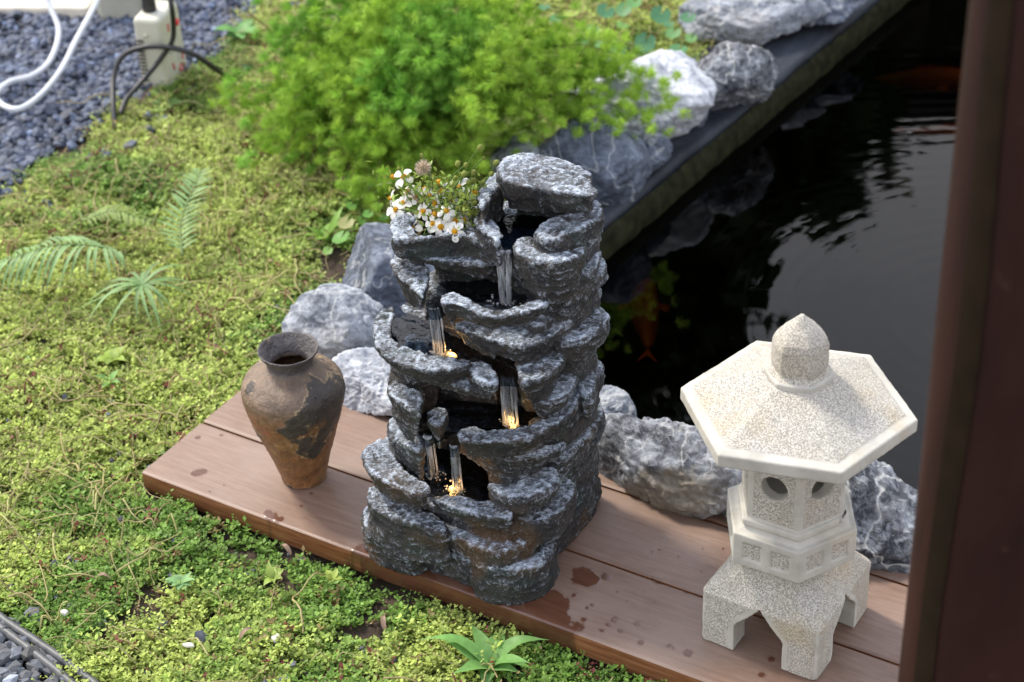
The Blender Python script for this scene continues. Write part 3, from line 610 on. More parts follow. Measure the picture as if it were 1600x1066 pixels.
def glow(px, py, z, e):
    c = at(px, py, z); t = np.linspace(0, 2 * np.pi, 17)[:-1]; mb = MB(); V = np.r_[np.c_[np.cos(t) * .009, np.sin(t) * .005, t * 0] + c, np.c_[np.cos(t) * .006, np.sin(t) * .003, t * 0 + .004] + c, (c + [0, 0, .005])[None]]
    j = np.arange(16); k = (j + 1) % 16; mb.add(V, np.stack([j, k, k + 16, j + 16], 1)); mb.F3.append(np.stack([j + 16, k + 16, np.full(16, 32)], 1))
    o = mb.build('pool_lamp', MAT['lamp'], fountain)
    ld = bpy.data.lights.new('lamp_glow', 'POINT'); ld.energy = .045; ld.color = (1, .55, .18); ld.shadow_soft_size = .006; lo = bpy.data.objects.new('lamp_glow', ld); COL.objects.link(lo); lo.location = c + [0, 0, .014]; return o
m = NT('warm_led'); m.col((.8, .5, .2)); m.b.inputs['Emission Color'].default_value = (1, .55, .16, 1); m.b.inputs['Emission Strength'].default_value = 2.2; MAT['lamp'] = m.m
glow(706, 556, .318, 1); glow(802, 668, .224, 1); glow(708, 767, .126, 1)

# ------------------------------------------------------------------ wildflowers in the planter pocket
posy = empty('wildflower_bunch', tuple(at(690, 352, .49))); tag(posy, 'bunch of small white and yellow wildflowers with seed heads in the fountain top', 'flowers')
PB = np.array(at(692, 356, .485))
def aim(px, py, dy=0.):   # a head position: on the view ray, at a depth near the pocket
    return aty(px, py, PB[1] + dy)
stems = MB(); green = (.17, .28, .06)
def stem(tip, c=green, r=.0011):
    b = PB + np.array([rng.uniform(-.03, .03), rng.uniform(-.012, .012), 0]); d = tip - b; side = np.array([rng.normal(), rng.normal(), 0]) * .006
    P = spline([b, b + d * .35 + [0, 0, .012] + side, b + d * .75 + [0, 0, .008] + side, tip], 9); stems.tube(P, np.linspace(r * 1.3, r * .8, 9), 5, c)
def daisy(px, py, dy, tilt, npet=5, rr=.0125, cz=1., miss=()):
    rr *= 1.12
    c = aim(px, py, dy); stem(c); nrm = np.array(tilt, float) + rng.normal(size=3) * .15; nrm /= np.linalg.norm(nrm)
    u = np.cross(nrm, [0, 0, 1.]); u /= np.linalg.norm(u) + 1e-9; v_ = np.cross(nrm, u); root = empty_part('flower', c, posy)
    pm = MB(); a0 = rng.uniform(0, 6)
    for k in range(npet):
        if k in miss: continue
        a = a0 + k * 2 * math.pi / npet + rng.normal() * .1; d = u * math.cos(a) + v_ * math.sin(a); s_ = np.cross(nrm, d); L = rr * rng.uniform(.9, 1.15); W = L * .36
        fr = [(.18, .35), (.45, .8), (.75, 1.), (.93, .7), (1.0, .25)]; V = []
        for t, wd in fr:
            ctr = c + d * L * t + nrm * (.0015 * math.sin(t * 3) - .003 * t * t); V += [ctr + s_ * W * wd, ctr + nrm * -.0006, ctr - s_ * W * wd]
        F = []
        for q in range(4):
            for w0 in (0, 1): F.append((q * 3 + w0, q * 3 + w0 + 1, q * 3 + w0 + 4, q * 3 + w0 + 3))
        pm.add(V, F, (.86, .85, .80))
    o = pm.build('petals', MAT['petal'], None); o.parent = root; o.matrix_parent_inverse = Matrix.Translation(-Vector(c))
    ym = MB(); K = 70; q = rvec(K); q = q[(q @ nrm) > -.1]; ym.leaves(c + q * .0022, q * .0028 + nrm * .001, np.cross(q, nrm) * .0011 + 1e-5, np.array([(.85, .50, .03)]) * rng.uniform(.6, 1.1, (len(q), 1)))
    ym.tube([c - nrm * .003, c, c + nrm * .0022, c + nrm * .0032], [.0015, .0036, .003, .0006], 8, (.70, .38, .02)); o = ym.build('centre', MAT['petal'], None); o.parent = root; o.matrix_parent_inverse = Matrix.Translation(-Vector(c))
def empty_part(name, c, parent):
    o = bpy.data.objects.new(name, None); o.empty_display_size = .01; COL.objects.link(o); o.parent = parent; o.location = Vector(c) - Vector(parent.location); return o
for a in ((631, 277, .0, (.2, -.5, .8), 4, .014), (611, 310, .0, (-.9, -.3, .3), 4, .013), (619, 328, -.02, (-.3, -.8, .5), 5, .015), (651, 305, .0, (.0, -.6, .8), 5, .013), (672, 306, -.005, (.1, -.9, .3), 4, .012), (689, 355, -.03, (.1, -.7, .7), 5, .014),
          (711, 346, -.02, (.3, -.4, .8), 5, .014), (711, 362, -.035, (.2, -.6, .6), 5, .014), (718, 293, .01, (-.4, -.7, .4), 4, .014), (706, 312, .0, (0, -.5, .9), 5, .009), (648, 345, -.02, (.4, -.6, .6), 4, .014), (645, 357, -.03, (-.2, -.7, .5), 4, .013),
          (618, 383, -.04, (-.3, -.8, .4), 5, .013), (690, 300, .0, (0, -.4, .9), 5, .010), (680, 318, -.01, (0, -.7, .7), 5, .010), (735, 305, .01, (.4, -.5, .7), 5, .010), (725, 345, -.01, (.5, -.3, .8), 4, .011), (664, 296, .01, (-.2, -.3, .9), 4, .010), (637, 300, .0, (-.4, -.6, .6), 5, .012), (698, 330, -.02, (.1, -.6, .8), 5, .012), (662, 330, -.02, (-.2, -.7, .6), 5, .012), (722, 325, 0, (.3, -.5, .7), 5, .011), (742, 300, .01, (.5, -.5, .6), 5, .010), (677, 350, -.03, (0, -.8, .5), 5, .012), (630, 318, -.01, (-.5, -.6, .5), 5, .012), (700, 295, .01, (.1, -.6, .7), 5, .010)): daisy(*a)
def bud(px, py, dy, r, c, fluffy=False, long=0.):
    r = r if fluffy else r * .68; p = aim(px, py, dy); stem(p, green if not fluffy else (.35, .30, .15)); mb = MB(); ax = p - PB; ax /= np.linalg.norm(ax)
    if fluffy:
        q = rvec(420); mb.leaves(p + q * r * .25, q * r * .8, np.cross(q, rvec(420)) * r * .035, np.array([c]) * rng.uniform(.7, 1.15, (420, 1)))
        mb.tube([p - ax * r * .5, p, p + ax * r * .5], [r * .2, r * .55, r * .2], 10, (.40, .30, .18))
    else:
        mb.tube([p - ax * r * 1.3, p - ax * r * .7, p, p + ax * r * .9, p + ax * r * 1.2], [r * .3, r * .9, r, r * .75, r * .3], 9, c); q = rvec(40); q = q[(q @ ax) > .0]
        mb.leaves(p + q * r * .7, q * r * .9, np.cross(q, ax) * r * .2 + 1e-6, np.array([c]) * rng.uniform(.6, 1.4, (len(q), 1)))
    mb.build('seed_head' if fluffy else 'bud', MAT['petal'], posy)
bud(650, 379, -.04, .0155, (.62, .48, .30), True); bud(661, 262, .01, .0125, (.70, .58, .45), True)
for a in ((659, 243, .02, .004), (624, 264, .0, .004), (715, 256, .02, .0055), (728, 258, .02, .005), (750, 231, .03, .006), (775, 255, .03, .006), (768, 272, .02, .005), (755, 285, .02, .005), (711, 279, .02, .005), (732, 285, .01, .005), (738, 296, .01, .005), (756, 247, .03, .003), (745, 306, .01, .006), (722, 305, 0, .006), (733, 335, -.01, .005), (634, 384, -.04, .005),
          (665, 303, 0, .006), (740, 270, .02, .006), (725, 272, .01, .006), (742, 318, 0, .006), (716, 325, -.01, .006), (700, 322, -.01, .006), (668, 340, -.02, .005), (740, 283, .02, .006), (730, 322, .0, .006), (680, 290, .0, .005)): bud(*a, tuple(np.array((.26, .30, .07)) * rng.uniform(.8, 1.3)))
for a in ((614, 276, .0, .005), (685, 285, .0, .005), (672, 308, 0, .004), (680, 335, -.02, .006)): bud(*a, (.72, .38, .03))
for a in ((637, 350, -.03, .0045), (661, 373, -.04, .0045)): bud(*a, (.50, .18, .42))
for k in range(60):
    t = PB + np.array([rng.uniform(-.055, .07), rng.uniform(-.02, .035), rng.uniform(.0, .055)]); stem(t, (.20, .30, .07) if k % 3 else (.38, .28, .14), .0009)
n = 900; B = PB + np.c_[rng.normal(size=n) * .040 + .012, rng.normal(size=n) * .016, rng.uniform(.0, .075, n)]; B[:, 0] = np.minimum(B[:, 0], PB[0] + .055); D = rvec(n) * .012; D[:, 2] = np.abs(D[:, 2]); W = np.cross(D, rvec(n)) * .22
stems.leaves(B, D, W, np.array([(.22, .33, .07)]) * rng.uniform(.5, 1.5, (n, 1)) + rng.uniform(0, .08, (n, 1)) * [1, .4, 0])
stems.build('stems', MAT['leaf'], posy)

# ------------------------------------------------------------------ clay vase
def vase():
    root = empty('clay_vase', (-.402, .028, 0)); tag(root, 'weathered brown clay vase with flared rim and dark glaze patches on the deck', 'vase')
    prof = [(0, .0), (.040, .0), (.045, .003), (.049, .018), (.056, .04), (.066, .07), (.077, .10), (.0875, .13), (.0955, .155), (.0995, .175), (.0985, .190), (.090, .203), (.073, .2145), (.055, .221), (.0455, .2265), (.0435, .232), (.0455, .239), (.051, .2475), (.0565, .254), (.058, .2575), (.0565, .2592),
            (.0535, .257), (.047, .249), (.040, .240), (.036, .232), (.038, .222), (.06, .21), (.085, .19), (.083, .15), (.04, .02), (0, .015)]
    prof = [(a * .80, b * .94) for a, b in prof]
    pr = spline([(a, b, 0) for a, b in prof], 330)[:, :2]; pr[:, 0] = np.maximum(pr[:, 0], .0005); n = 300; a = np.arange(n) * 2 * math.pi / n
    V = np.stack([pr[:, 0][:, None] * np.cos(a), pr[:, 0][:, None] * np.sin(a), np.repeat(pr[:, 1][:, None], n, 1)], -1).reshape(-1, 3)
    m_ = len(pr); i = np.arange(m_ - 1)[:, None] * n; j = np.arange(n)[None]; k = (j + 1) % n; F = np.stack([i + j, i + k, i + n + k, i + n + j], -1).reshape(-1, 4)
    N_ = V * [1, 1, 0]; N_ /= np.linalg.norm(N_, axis=1)[:, None] + 1e-9
    patch = fbm(V, 13, 4, 3); flake = fbm(V, 30, 5, 7)
    # glaze patches: towards the right side of the photo (azimuth about -20..-60 degrees)
    az = np.degrees(np.arctan2(V[:, 1], V[:, 0])); z = V[:, 2]
    g1 = np.exp(-((((az + 18 + 180) % 360 - 180) / 42) ** 2 + ((z - .165) / .045) ** 2)); g2 = np.exp(-((((az + 40 + 180) % 360 - 180) / 30) ** 2 + ((z - .09) / .04) ** 2)); g3 = np.exp(-((((az + 125 + 180) % 360 - 180) / 30) ** 2 + ((z - .115) / .03) ** 2))
    gl = g1 * .95 + g2 * .72 + g3 * .72 + (flake - .5) * 2.2; dark = sst(gl, .36, .56) * (.55 + .45 * (flake > .45)); edge = sst(gl, .40, .43) * (1 - sst(gl, .46, .49))
    z = z / .94
    edge = edge * (fbm(V, 60, 3, 2) > .5)
    V = V + N_ * ((dark * .0014 + (fbm(V, 130, 4, 5) - .5) * .0022 + (patch - .5) * .002 + (fbm(V, 45, 3, 15) - .5) * .002)[:, None]) * (z[:, None] > .004)
    top = sst(z, .14, .20); c = np.array((.19, .085, .030)) * (1 - top[:, None]) + np.array((.175, .120, .083)) * top[:, None]
    c = c * 1.1 * (.45 + .9 * patch[:, None]); och = sst(fbm(V, 17, 4, 21), .52, .62)[:, None] * sst(.12 - z, -.04, .05)[:, None]; c = c * (1 - och * .6) + np.array((.30, .19, .08)) * och * .6
    red = (sst(fbm(V, 22, 3, 33), .52, .6) * np.exp(-((z - .14) / .025) ** 2) * (np.abs((az + 70 + 180) % 360 - 180) < 50))[:, None] * .8; c = c * (1 - red) + np.array((.30, .09, .045)) * red
    c = c * (1 - dark[:, None]) + np.array((.050, .040, .034)) * dark[:, None]; c = c * (1 - edge[:, None] * .8) + np.array((.38, .27, .15)) * edge[:, None] * .8
    rim = sst(z, .222, .232)[:, None]; c = c * (1 - rim) + np.array((.085, .075, .075)) * (.6 + .8 * patch[:, None]) * rim
    mesh_obj('vase_body', V + [-.402, .028, .0005], F, MAT['vase'], root, True, {'tint': c})
vase()

# ------------------------------------------------------------------ stone lantern
LX, LY = .407, .071
def sdf_part(name, fn, lo, hi, h, parent, tex, disp=.0006, rot=0.):
    N = ((np.array(hi) - lo) / h).astype(int) + 1; g = np.meshgrid(*[lo[k] + h * np.arange(N[k]) for k in range(3)], indexing='ij'); V = fn(*g).astype(np.float32)
    P, F = surface_nets(V, h, lo); T = tex(P[:, 0], P[:, 1], P[:, 2]); Nn = vnormals(P, F); P = P + Nn * ((fbm(P, 60, 3) - .5) * disp * 4)[:, None]
    c, s = math.cos(rot), math.sin(rot); Q = np.c_[P[:, 0] * c - P[:, 1] * s + LX, P[:, 0] * s + P[:, 1] * c + LY, P[:, 2]]
    return mesh_obj(name, Q, F, MAT['cast'], parent, True, {'pitted': T})
def hexd(x, y): return np.maximum(np.abs(y), np.maximum(np.abs(x * .8660254 + y * .5), np.abs(x * .8660254 - y * .5)))  # apothem distance, corners at 0,60..
def lantern():
    root = empty('stone_lantern', (LX, LY, 0)); tag(root, 'pale cast stone garden lantern with hexagonal roof and four legged base', 'lantern')
    # base
    HB = .0885; arch = [(-.037, -.02), (-.037, .046), (-.030, .056), (-.016, .070), (-.006, .083), (0, .091), (.006, .083), (.016, .070), (.030, .056), (.037, .046), (.037, -.02)]
    def archd(u, z): return sdpoly(np.stack([u, z], -1), arch)
    def base(x, y, z):
        sl_ = np.maximum(z - .088, 0); q = np.maximum(np.abs(x), np.abs(y)); c = np.abs(x) + np.abs(y)
        o = np.maximum(q - HB + sl_ * .62, (c - 2 * HB + .006 + sl_ * 1.75) * .60); o = np.maximum(o, np.maximum(z - .152, -z))
        a = np.minimum(archd(x, z), archd(y, z)); r_ = np.maximum(q - .052, z - .07); a = np.minimum(a, r_)
        return np.maximum(o, -a)
    def tb(x, y, z):
        q = np.maximum(np.abs(x), np.abs(y)); u = np.where(np.abs(x) > np.abs(y), y, x); d = archd(u, z); m_ = (q > HB - .012 - np.maximum(z - .088, 0) * .62)
        t = sst(d, .007, .009) * sst(HB - np.abs(u), .004, .006) * m_; return np.where(z > .088, 1., t)
    sdf_part('base', base, (-.096, -.096, -.004), (.096, .096, .16), .0019, root, tb, rot=rad(-2))
    def ring(x, y, z):
        a = hexd(x, y); o = np.maximum(a - .082, np.abs(z - .180) - .026); o2 = np.maximum(a - .082 + np.maximum(z - .2, 0) * 1.3, np.abs(z - .19) - .03); o = np.minimum(np.maximum(o, -1), np.maximum(o2, a - .082))
        # sunk square panels, two to a face
        for k in range(6):
            t = rad(60 * k + 90); n_ = x * math.cos(t) + y * math.sin(t); u = -x * math.sin(t) + y * math.cos(t)
            for s_ in (-.0205, .0205): o = np.maximum(o, -np.maximum(np.maximum(np.abs(u - s_) - .0135, np.abs(z - .180) - .0140), .0795 - n_))
        return o
    def tr(x, y, z):
        r_ = np.zeros_like(x)
        for k in range(6):
            t = rad(60 * k + 90); n_ = x * math.cos(t) + y * math.sin(t); u = -x * math.sin(t) + y * math.cos(t)
            for s_ in (-.0205, .0205): r_ = np.maximum(r_, (np.abs(u - s_) < .0125) & (np.abs(z - .180) < .0130) & (n_ > .07) & (n_ < .081))
        return r_.astype(float) * 1.0
    sdf_part('panelled_ring', ring, (-.10, -.10, .148), (.10, .10, .226), .0016, root, tr, .0003)
    def house(x, y, z):
        a = hexd(x, y); o = np.maximum(a - .064, np.abs(z - .29) - .085); o = np.maximum(o, -np.maximum(a - .046, np.abs(z - .29) - .06)); pl = np.maximum(a - .070, np.abs(z - .219) - .005)
        o = np.minimum(o, pl)
        for k in range(3):
            t = rad(60 * k + 90); u = -x * math.sin(t) + y * math.cos(t); o = np.maximum(o, -(np.hypot(u, z - .284) - .0185))
        return o
    def th(x, y, z):
        a = hexd(x, y); r_ = np.ones_like(x)
        cor = np.zeros_like(x)
        for k in range(6):
            t = rad(60 * k); cor = np.maximum(cor, x * math.cos(t) + y * math.sin(t))
        r_ = r_ * (cor < .0700) * (z > .228) * (a > .0620); return r_.astype(float)
    sdf_part('light_chamber', house, (-.075, -.075, .210), (.075, .075, .378), .0016, root, th, .0003)
    AR = .155 * .866
    def roof(x, y, z):
        a = hexd(x, y); t = .386 + (AR - .014 - a) * .52; t = np.where(a > AR - .014, .386 - (a - AR + .018) * .25, t)
        return np.maximum(np.maximum(a - AR, z - t), np.maximum(.362 + (AR - a) * .12 - z, -1))
    sdf_part('roof', roof, (-.165, -.165, .35), (.165, .165, .45), .0019, root, lambda x, y, z: sst(AR - .012 - hexd(x, y), .0, .003) * (z > .38), .0004, rot=rad(14))
    def fin(x, y, z):
        a = hexd(x, y) * .55 + np.hypot(x, y) * .45; zz = np.array([.42, .434, .440, .452, .478, .487, .500, .511, .520]); rr = np.array([.042, .042, .033, .0345, .034, .031, .0205, .0095, .001]); r_ = np.interp(z, zz, rr)
        return np.maximum((a - r_) * .7, np.maximum(.424 - z, z - .519))
    sdf_part('finial', fin, (-.06, -.06, .42), (.06, .06, .53), .0016, root, lambda x, y, z: (z > .436).astype(float), .0003, rot=rad(14))
lantern()

# ------------------------------------------------------------------ rocks
def rock(c, rad3, yaw, seed, mat, label, planes=14, tilt=(0, 0), rough=.10, sub=6, strat=0.):
    bm = bmesh.new(); bmesh.ops.create_icosphere(bm, subdivisions=sub, radius=1); V = np.array([v_.co for v_ in bm.verts]); F = np.array([[v_.index for v_ in f.verts] for f in bm.faces]); bm.free()
    r = np.random.default_rng(seed); nn = r.normal(size=(planes, 3)); nn /= np.linalg.norm(nn, axis=1)[:, None]; dd = r.uniform(.62, .92, planes)
    t = V @ nn.T; q = np.where(t > .05, dd / np.maximum(t, .05), 9); rr = -np.log(np.exp(-np.minimum(q, 3) * 45).sum(1)) / 45; rr = np.minimum(rr, 1.05)
    P = V * rr[:, None]; P = P * np.array(rad3); off = seed * 3.7
    s = 1 / np.mean(rad3); D = (fbm(P, 1.6 * s, 3, off) - .5) * .20 - (ridge(P + .12 / s * (np.stack([vn(P, 3 * s, 1), vn(P, 3 * s, 2), vn(P, 3 * s, 3)], -1) - .5), (2.6 * s, 2.6 * s, 4.5 * s), 5, off + 5) - .5) * rough * 1.5 + (fbm(P, 14 * s, 3, off + 3) - .5) * rough * .9
    if strat: D = D + (fbm(P, (3 * s, 3 * s, 16 * s), 3, off + 11) - .5) * strat
    P = P + V * (D * np.mean(rad3))[:, None]
    Mx = (Matrix.Rotation(yaw, 3, 'Z') @ Matrix.Rotation(tilt[0], 3, 'X') @ Matrix.Rotation(tilt[1], 3, 'Y')); P = P @ np.array(Mx).T + np.array(c)
    o = mesh_obj('rock', P - np.array(c), F, mat, None, True); o.location = c; tag(o, label, 'rock', 'rocks edging the pond'); return o
rock(at(524, 516, .045), (.085, .085, .075), .6, 5, MAT['rock_grey'], 'grey angular veined rock directly behind the vase rim', 10)
rock(at(592, 602, .02), (.095, .07, .06), .2, 9, MAT['rock_white'], 'bright white rock between the vase and the fountain', 12)
rock(at(615, 425, .05), (.10, .12, .10), .5, 14, MAT['rock_dark'], 'dark blue slate rock left of the fountain top', 9, (.2, .1), .06)
rock(at(570, 470, .0), (.05, .05, .04), .1, 3, MAT['rock_grey'], 'small pale rock wedged behind the grey veined rock', 10)
rock(at(926, 252, .02), (.12, .135, .09), .9, 21, MAT['rock_dark'], 'dark slate rock under the fern at the pond edge', 9, (.1, .2), .06)
rock(at(1062, 172, .0), (.06, .05, .05), .4, 71, MAT['rock_dark'], 'small dark rock wedged between the white and the mottled pond rock', 10)
rock(at(1010, 236, .0), (.06, .05, .035), 1.4, 73, MAT['rock_dark'], 'low dark rock on the coping below the large white rock', 10)
rock(at(820, 258, .02), (.07, .07, .06), .4, 23, MAT['rock_grey'], 'grey rock peeking out behind the top slab of the fountain', 10)
rock(at(998, 156, .03), (.165, .15, .11), .3, 17, MAT['rock_white'], 'large white rock behind the fern sprays', 11, rough=.08)
rock(at(1136, 118, .02), (.11, .10, .085), 1.2, 31, MAT['rock_mottle'], 'black and white mottled rock on the pond edge', 12, rough=.14)
rock(at(1176, 24, .02), (.17, .10, .075), .5, 37, MAT['rock_grey'], 'long pale grey rock at the top edge of the picture', 11)
rock(at(1295, 4, .01), (.12, .09, .05), .7, 41, MAT['rock_dark'], 'small dark rock at the far end of the pond edge', 10)
rock(at(952, 650, .01), (.045, .05, .05), .7, 43, MAT['rock_grey'], 'small grey rock at the right foot of the fountain', 10)
rock(at(1062, 738, .03), (.165, .095, .105), -.05, 59, MAT['rock_brown'], 'big mottled rock with a brown right face between fountain and lantern', 13, rough=.10)
rock(at(1318, 818, .02), (.20, .095, .12), -.05, 55, MAT['rock_mottle'], 'dark rock with white veins behind the lantern', 11, rough=.09)
rock(at(1700, 930, .0), (.16, .09, .10), .1, 57, MAT['rock_dark'], 'dark rock hidden behind the brown post', 11)

# ------------------------------------------------------------------ gravel and plants on the ground
gpoly = [at(-300, 520, GZ), at(-20, 335, GZ), at(60, 268, GZ), at(180, 205, GZ), at(250, 150, GZ), at(330, 110, GZ), at(385, 60, GZ), at(420, -10, GZ), at(520, -160, GZ), at(-100, -200, GZ), at(-700, 200, GZ)]
gpoly2 = [at(-300, 800, GZ), at(-5, 962, GZ), at(45, 1000, GZ), at(90, 1035, GZ), at(135, 1075, GZ), at(260, 1200, GZ), at(-300, 1300, GZ)]
ICO = None
def stones(name, poly, n, smin, smax, label, dark=(.062, .080, .125), spill=.0):
    bm = bmesh.new(); bmesh.ops.create_icosphere(bm, subdivisions=1, radius=1); V = np.array([v_.co for v_ in bm.verts]); F = np.array([[v_.index for v_ in f.verts] for f in bm.faces]); bm.free()
    pa = np.array([p[:2] for p in poly]); lo, hi = pa.min(0), pa.max(0); P = rng.uniform(lo - .1, hi + .1, (n * 4, 2)); x, y = project(np.c_[P, np.full(len(P), GZ)]); m = (x > -120) & (x < 1720) & (y > -140) & (y < 1180)
    P = P[m]; d = sdpoly(P, pa) + (fbm(np.c_[P, P[:, 0] * 0], 12, 3) - .5) * .10; P = P[(d < 0) | ((d < .25) & (rng.random(len(P)) < spill))][:n]; k = len(P); s = rng.uniform(smin, smax, k) * rng.choice([.7, 1., 1.35], k)
    W = V[None] * rng.uniform(.75, 1.2, (k, len(V), 1)); W[:, :, 2] *= rng.uniform(.5, .9, (k, 1)); a = rng.uniform(0, 6.28, k); b = rng.normal(size=k) * .6
    st = rng.uniform(1., 1.5, k); W[:, :, 0] *= st[:, None]; Xr = W[..., 0] * np.cos(b)[:, None] + W[..., 2] * np.sin(b)[:, None]; Zr = -W[..., 0] * np.sin(b)[:, None] + W[..., 2] * np.cos(b)[:, None]
    X = Xr * np.cos(a)[:, None] - W[..., 1] * np.sin(a)[:, None]; Y = Xr * np.sin(a)[:, None] + W[..., 1] * np.cos(a)[:, None]
    z = gz(np.c_[P, P[:, 0] * 0]); Q = np.stack([X, Y, Zr], -1) * s[:, None, None] * .5; Q += np.c_[P, z + s * .2 + rng.uniform(0, .012, k)][:, None]
    f = (F[None] + (np.arange(k) * len(V))[:, None, None]).reshape(-1, 3); t = rng.uniform(.45, 1.5, (k, 1)); t = np.where(rng.random((k, 1)) < .06, t * 2.3, t); c = np.array(dark) * t + rng.uniform(0, .02, (k, 1)) * [1, .7, .3]
    o = mesh_obj(name, Q.reshape(-1, 3), f, MAT['gravel'], None, False, {'tint': np.repeat(c, len(V), 0)}); tag(o, label, 'gravel', kind='stuff')
stones('gravel', gpoly, 15000, .014, .022, 'blue grey gravel in the upper left corner', spill=.03)
stones('gravel', gpoly2, 1500, .014, .022, 'loose grey gravel in the lower left corner', (.085, .095, .115), .03)
stones('gravel', [(-1.2, -.7), (.5, -.7), (.5, -.1), (-.65, -.1), (-.7, .5), (-1.2, .5)], 260, .006, .011, 'dark chips of gravel scattered in the ground cover', (.06, .066, .08))

deckpoly = [(-.645, -.095), (2, -.095), (2, .4), (-.1, .4), (-.645, .235)]
def green_ok(P, margin=0.):
    d = sdpoly(P, [p[:2] for p in gpoly]); d2 = sdpoly(P, [p[:2] for p in gpoly2]); nz = (fbm(np.c_[P, P[:, 0] * 0], 9, 3, 5) - .5) * .16
    ok = (d + nz > 0) & (d2 + nz * .4 > .012) & (sdpoly(P, deckpoly) > margin)
    ok &= ~((P[:, 0] > wallx(P[:, 1]) - .13) & (P[:, 1] > .26)) & ~((P[:, 1] > .22) & (P[:, 0] > -.50) & (P[:, 1] < .6))
    x, y = project(np.c_[P, np.full(len(P), GZ)]); ok &= (x > -140) & (x < 1740) & (y > -160) & (y < 1220)
    soilp = [at(x_, y_, GZ)[:2] for x_, y_ in ((490, 400), (530, 385), (560, 400), (560, 450), (580, 480), (520, 470), (490, 440))]; ok &= sdpoly(P, soilp) > -.0
    return ok
def cover(n, seed):
    r = np.random.default_rng(seed); P = np.c_[r.uniform(-2.6, .9, n * 7), r.uniform(-.95, 2.9, n * 7)]; P = P[green_ok(P)]
    Z = np.c_[P, P[:, 0] * 0]; dens = fbm(Z, 13, 4, 40); bare = sst(dens, .31, .45); near = sst(-P[:, 1], -.15, .2); keep = r.random(len(P)) < (bare * near + (1 - near) * (.6 + .4 * bare)); P = P[keep][:n]
    Z = np.c_[P, P[:, 0] * 0]; k = len(P); print('sprigs', k)
    g0 = gz(Z); hn = fbm(Z, 16, 3, 60); yel = sst(fbm(Z, 5.5, 4, 71) + .24 * sst(-P[:, 0], .45, 1.1) - .06 * np.exp(-np.maximum(sdpoly(P, deckpoly), 0) / .12) + .08 * sst(-P[:, 1], .1, .3) + (r.random(k) - .5) * .10, .46, .66)
    H = .010 + .055 * np.clip(hn - .25, 0, 1) * r.uniform(.5, 1.3, k); mb = MB(); L = 15
    lean = r.normal(size=(k, 2)) * .5; t = (np.arange(L) + .5) / L
    ax = np.stack([lean[:, 0], lean[:, 1], np.ones(k)], 1) * H[:, None]
    base = np.c_[P, g0 - .002]
    B = base[:, None] + ax[:, None] * t[None, :, None] + np.stack([lean[:, 0], lean[:, 1], -np.ones(k) * .2], 1)[:, None] * (H[:, None, None] * .5) * (t ** 2)[None, :, None]
    B += r.normal(size=B.shape) * .0022
    a = r.uniform(0, 6.28, (k, 1)) + np.arange(L)[None] * 2.4; ln = (.0056 + .0055 * r.random((k, L))) * r.choice([.8, 1., 1.35], (k, 1)) * (1.05 - .45 * t)[None]
    dx = np.stack([np.cos(a), np.sin(a), .25 + .5 * r.random((k, L))], -1) * ln[..., None]; wd = np.stack([-np.sin(a), np.cos(a), r.normal(size=(k, L)) * .25], -1) * ln[..., None] * .36
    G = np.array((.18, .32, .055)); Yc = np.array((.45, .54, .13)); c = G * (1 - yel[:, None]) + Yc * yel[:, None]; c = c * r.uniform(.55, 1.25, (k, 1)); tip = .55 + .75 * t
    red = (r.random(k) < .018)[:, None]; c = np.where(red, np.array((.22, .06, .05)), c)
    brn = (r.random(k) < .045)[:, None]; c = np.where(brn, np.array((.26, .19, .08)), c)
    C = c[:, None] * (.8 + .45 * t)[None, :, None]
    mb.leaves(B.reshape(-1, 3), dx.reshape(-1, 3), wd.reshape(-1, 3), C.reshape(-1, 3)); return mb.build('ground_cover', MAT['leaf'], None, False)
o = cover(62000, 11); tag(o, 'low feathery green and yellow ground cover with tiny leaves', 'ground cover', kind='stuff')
def runners(n):
    mb = MB(); P = np.c_[rng.uniform(-2.3, .6, n * 4), rng.uniform(-.8, 2.0, n * 4)]; P = P[green_ok(P, .03)]; w_ = .25 + .75 * ((P[:, 0] < -.5) & (P[:, 1] > -.3)); P = P[rng.random(len(P)) < w_][:n]
    for p in P:
        L = rng.uniform(.04, .16); a = rng.uniform(0, 6.28); q = [np.array([p[0], p[1], 0.])]
        for k in range(5): a += rng.normal() * .32; q.append(q[-1] + np.array([math.cos(a), math.sin(a), 0]) * L / 5)
        q = np.array(q); g = gz(q); q[:, 2] = g + rng.uniform(.012, .042, 6); 
        if (sdpoly(q[:, :2], deckpoly) < .0).any(): continue
        y = rng.random(); c = np.array((.62, .60, .26)) * y + np.array((.50, .40, .20)) * (1 - y); c = c * rng.uniform(.6, 1.15)
        if rng.random() < .06: c = np.array((.28, .10, .08))
        mb.tube(spline(q, 12), np.linspace(.0014, .0008, 12) * rng.uniform(.7, 1.4), 4, c, False)
    o = mb.build('dry_runners', MAT['leaf']); tag(o, 'thin pale yellow stems trailing over the ground cover', 'stems', kind='stuff')
runners(1400)

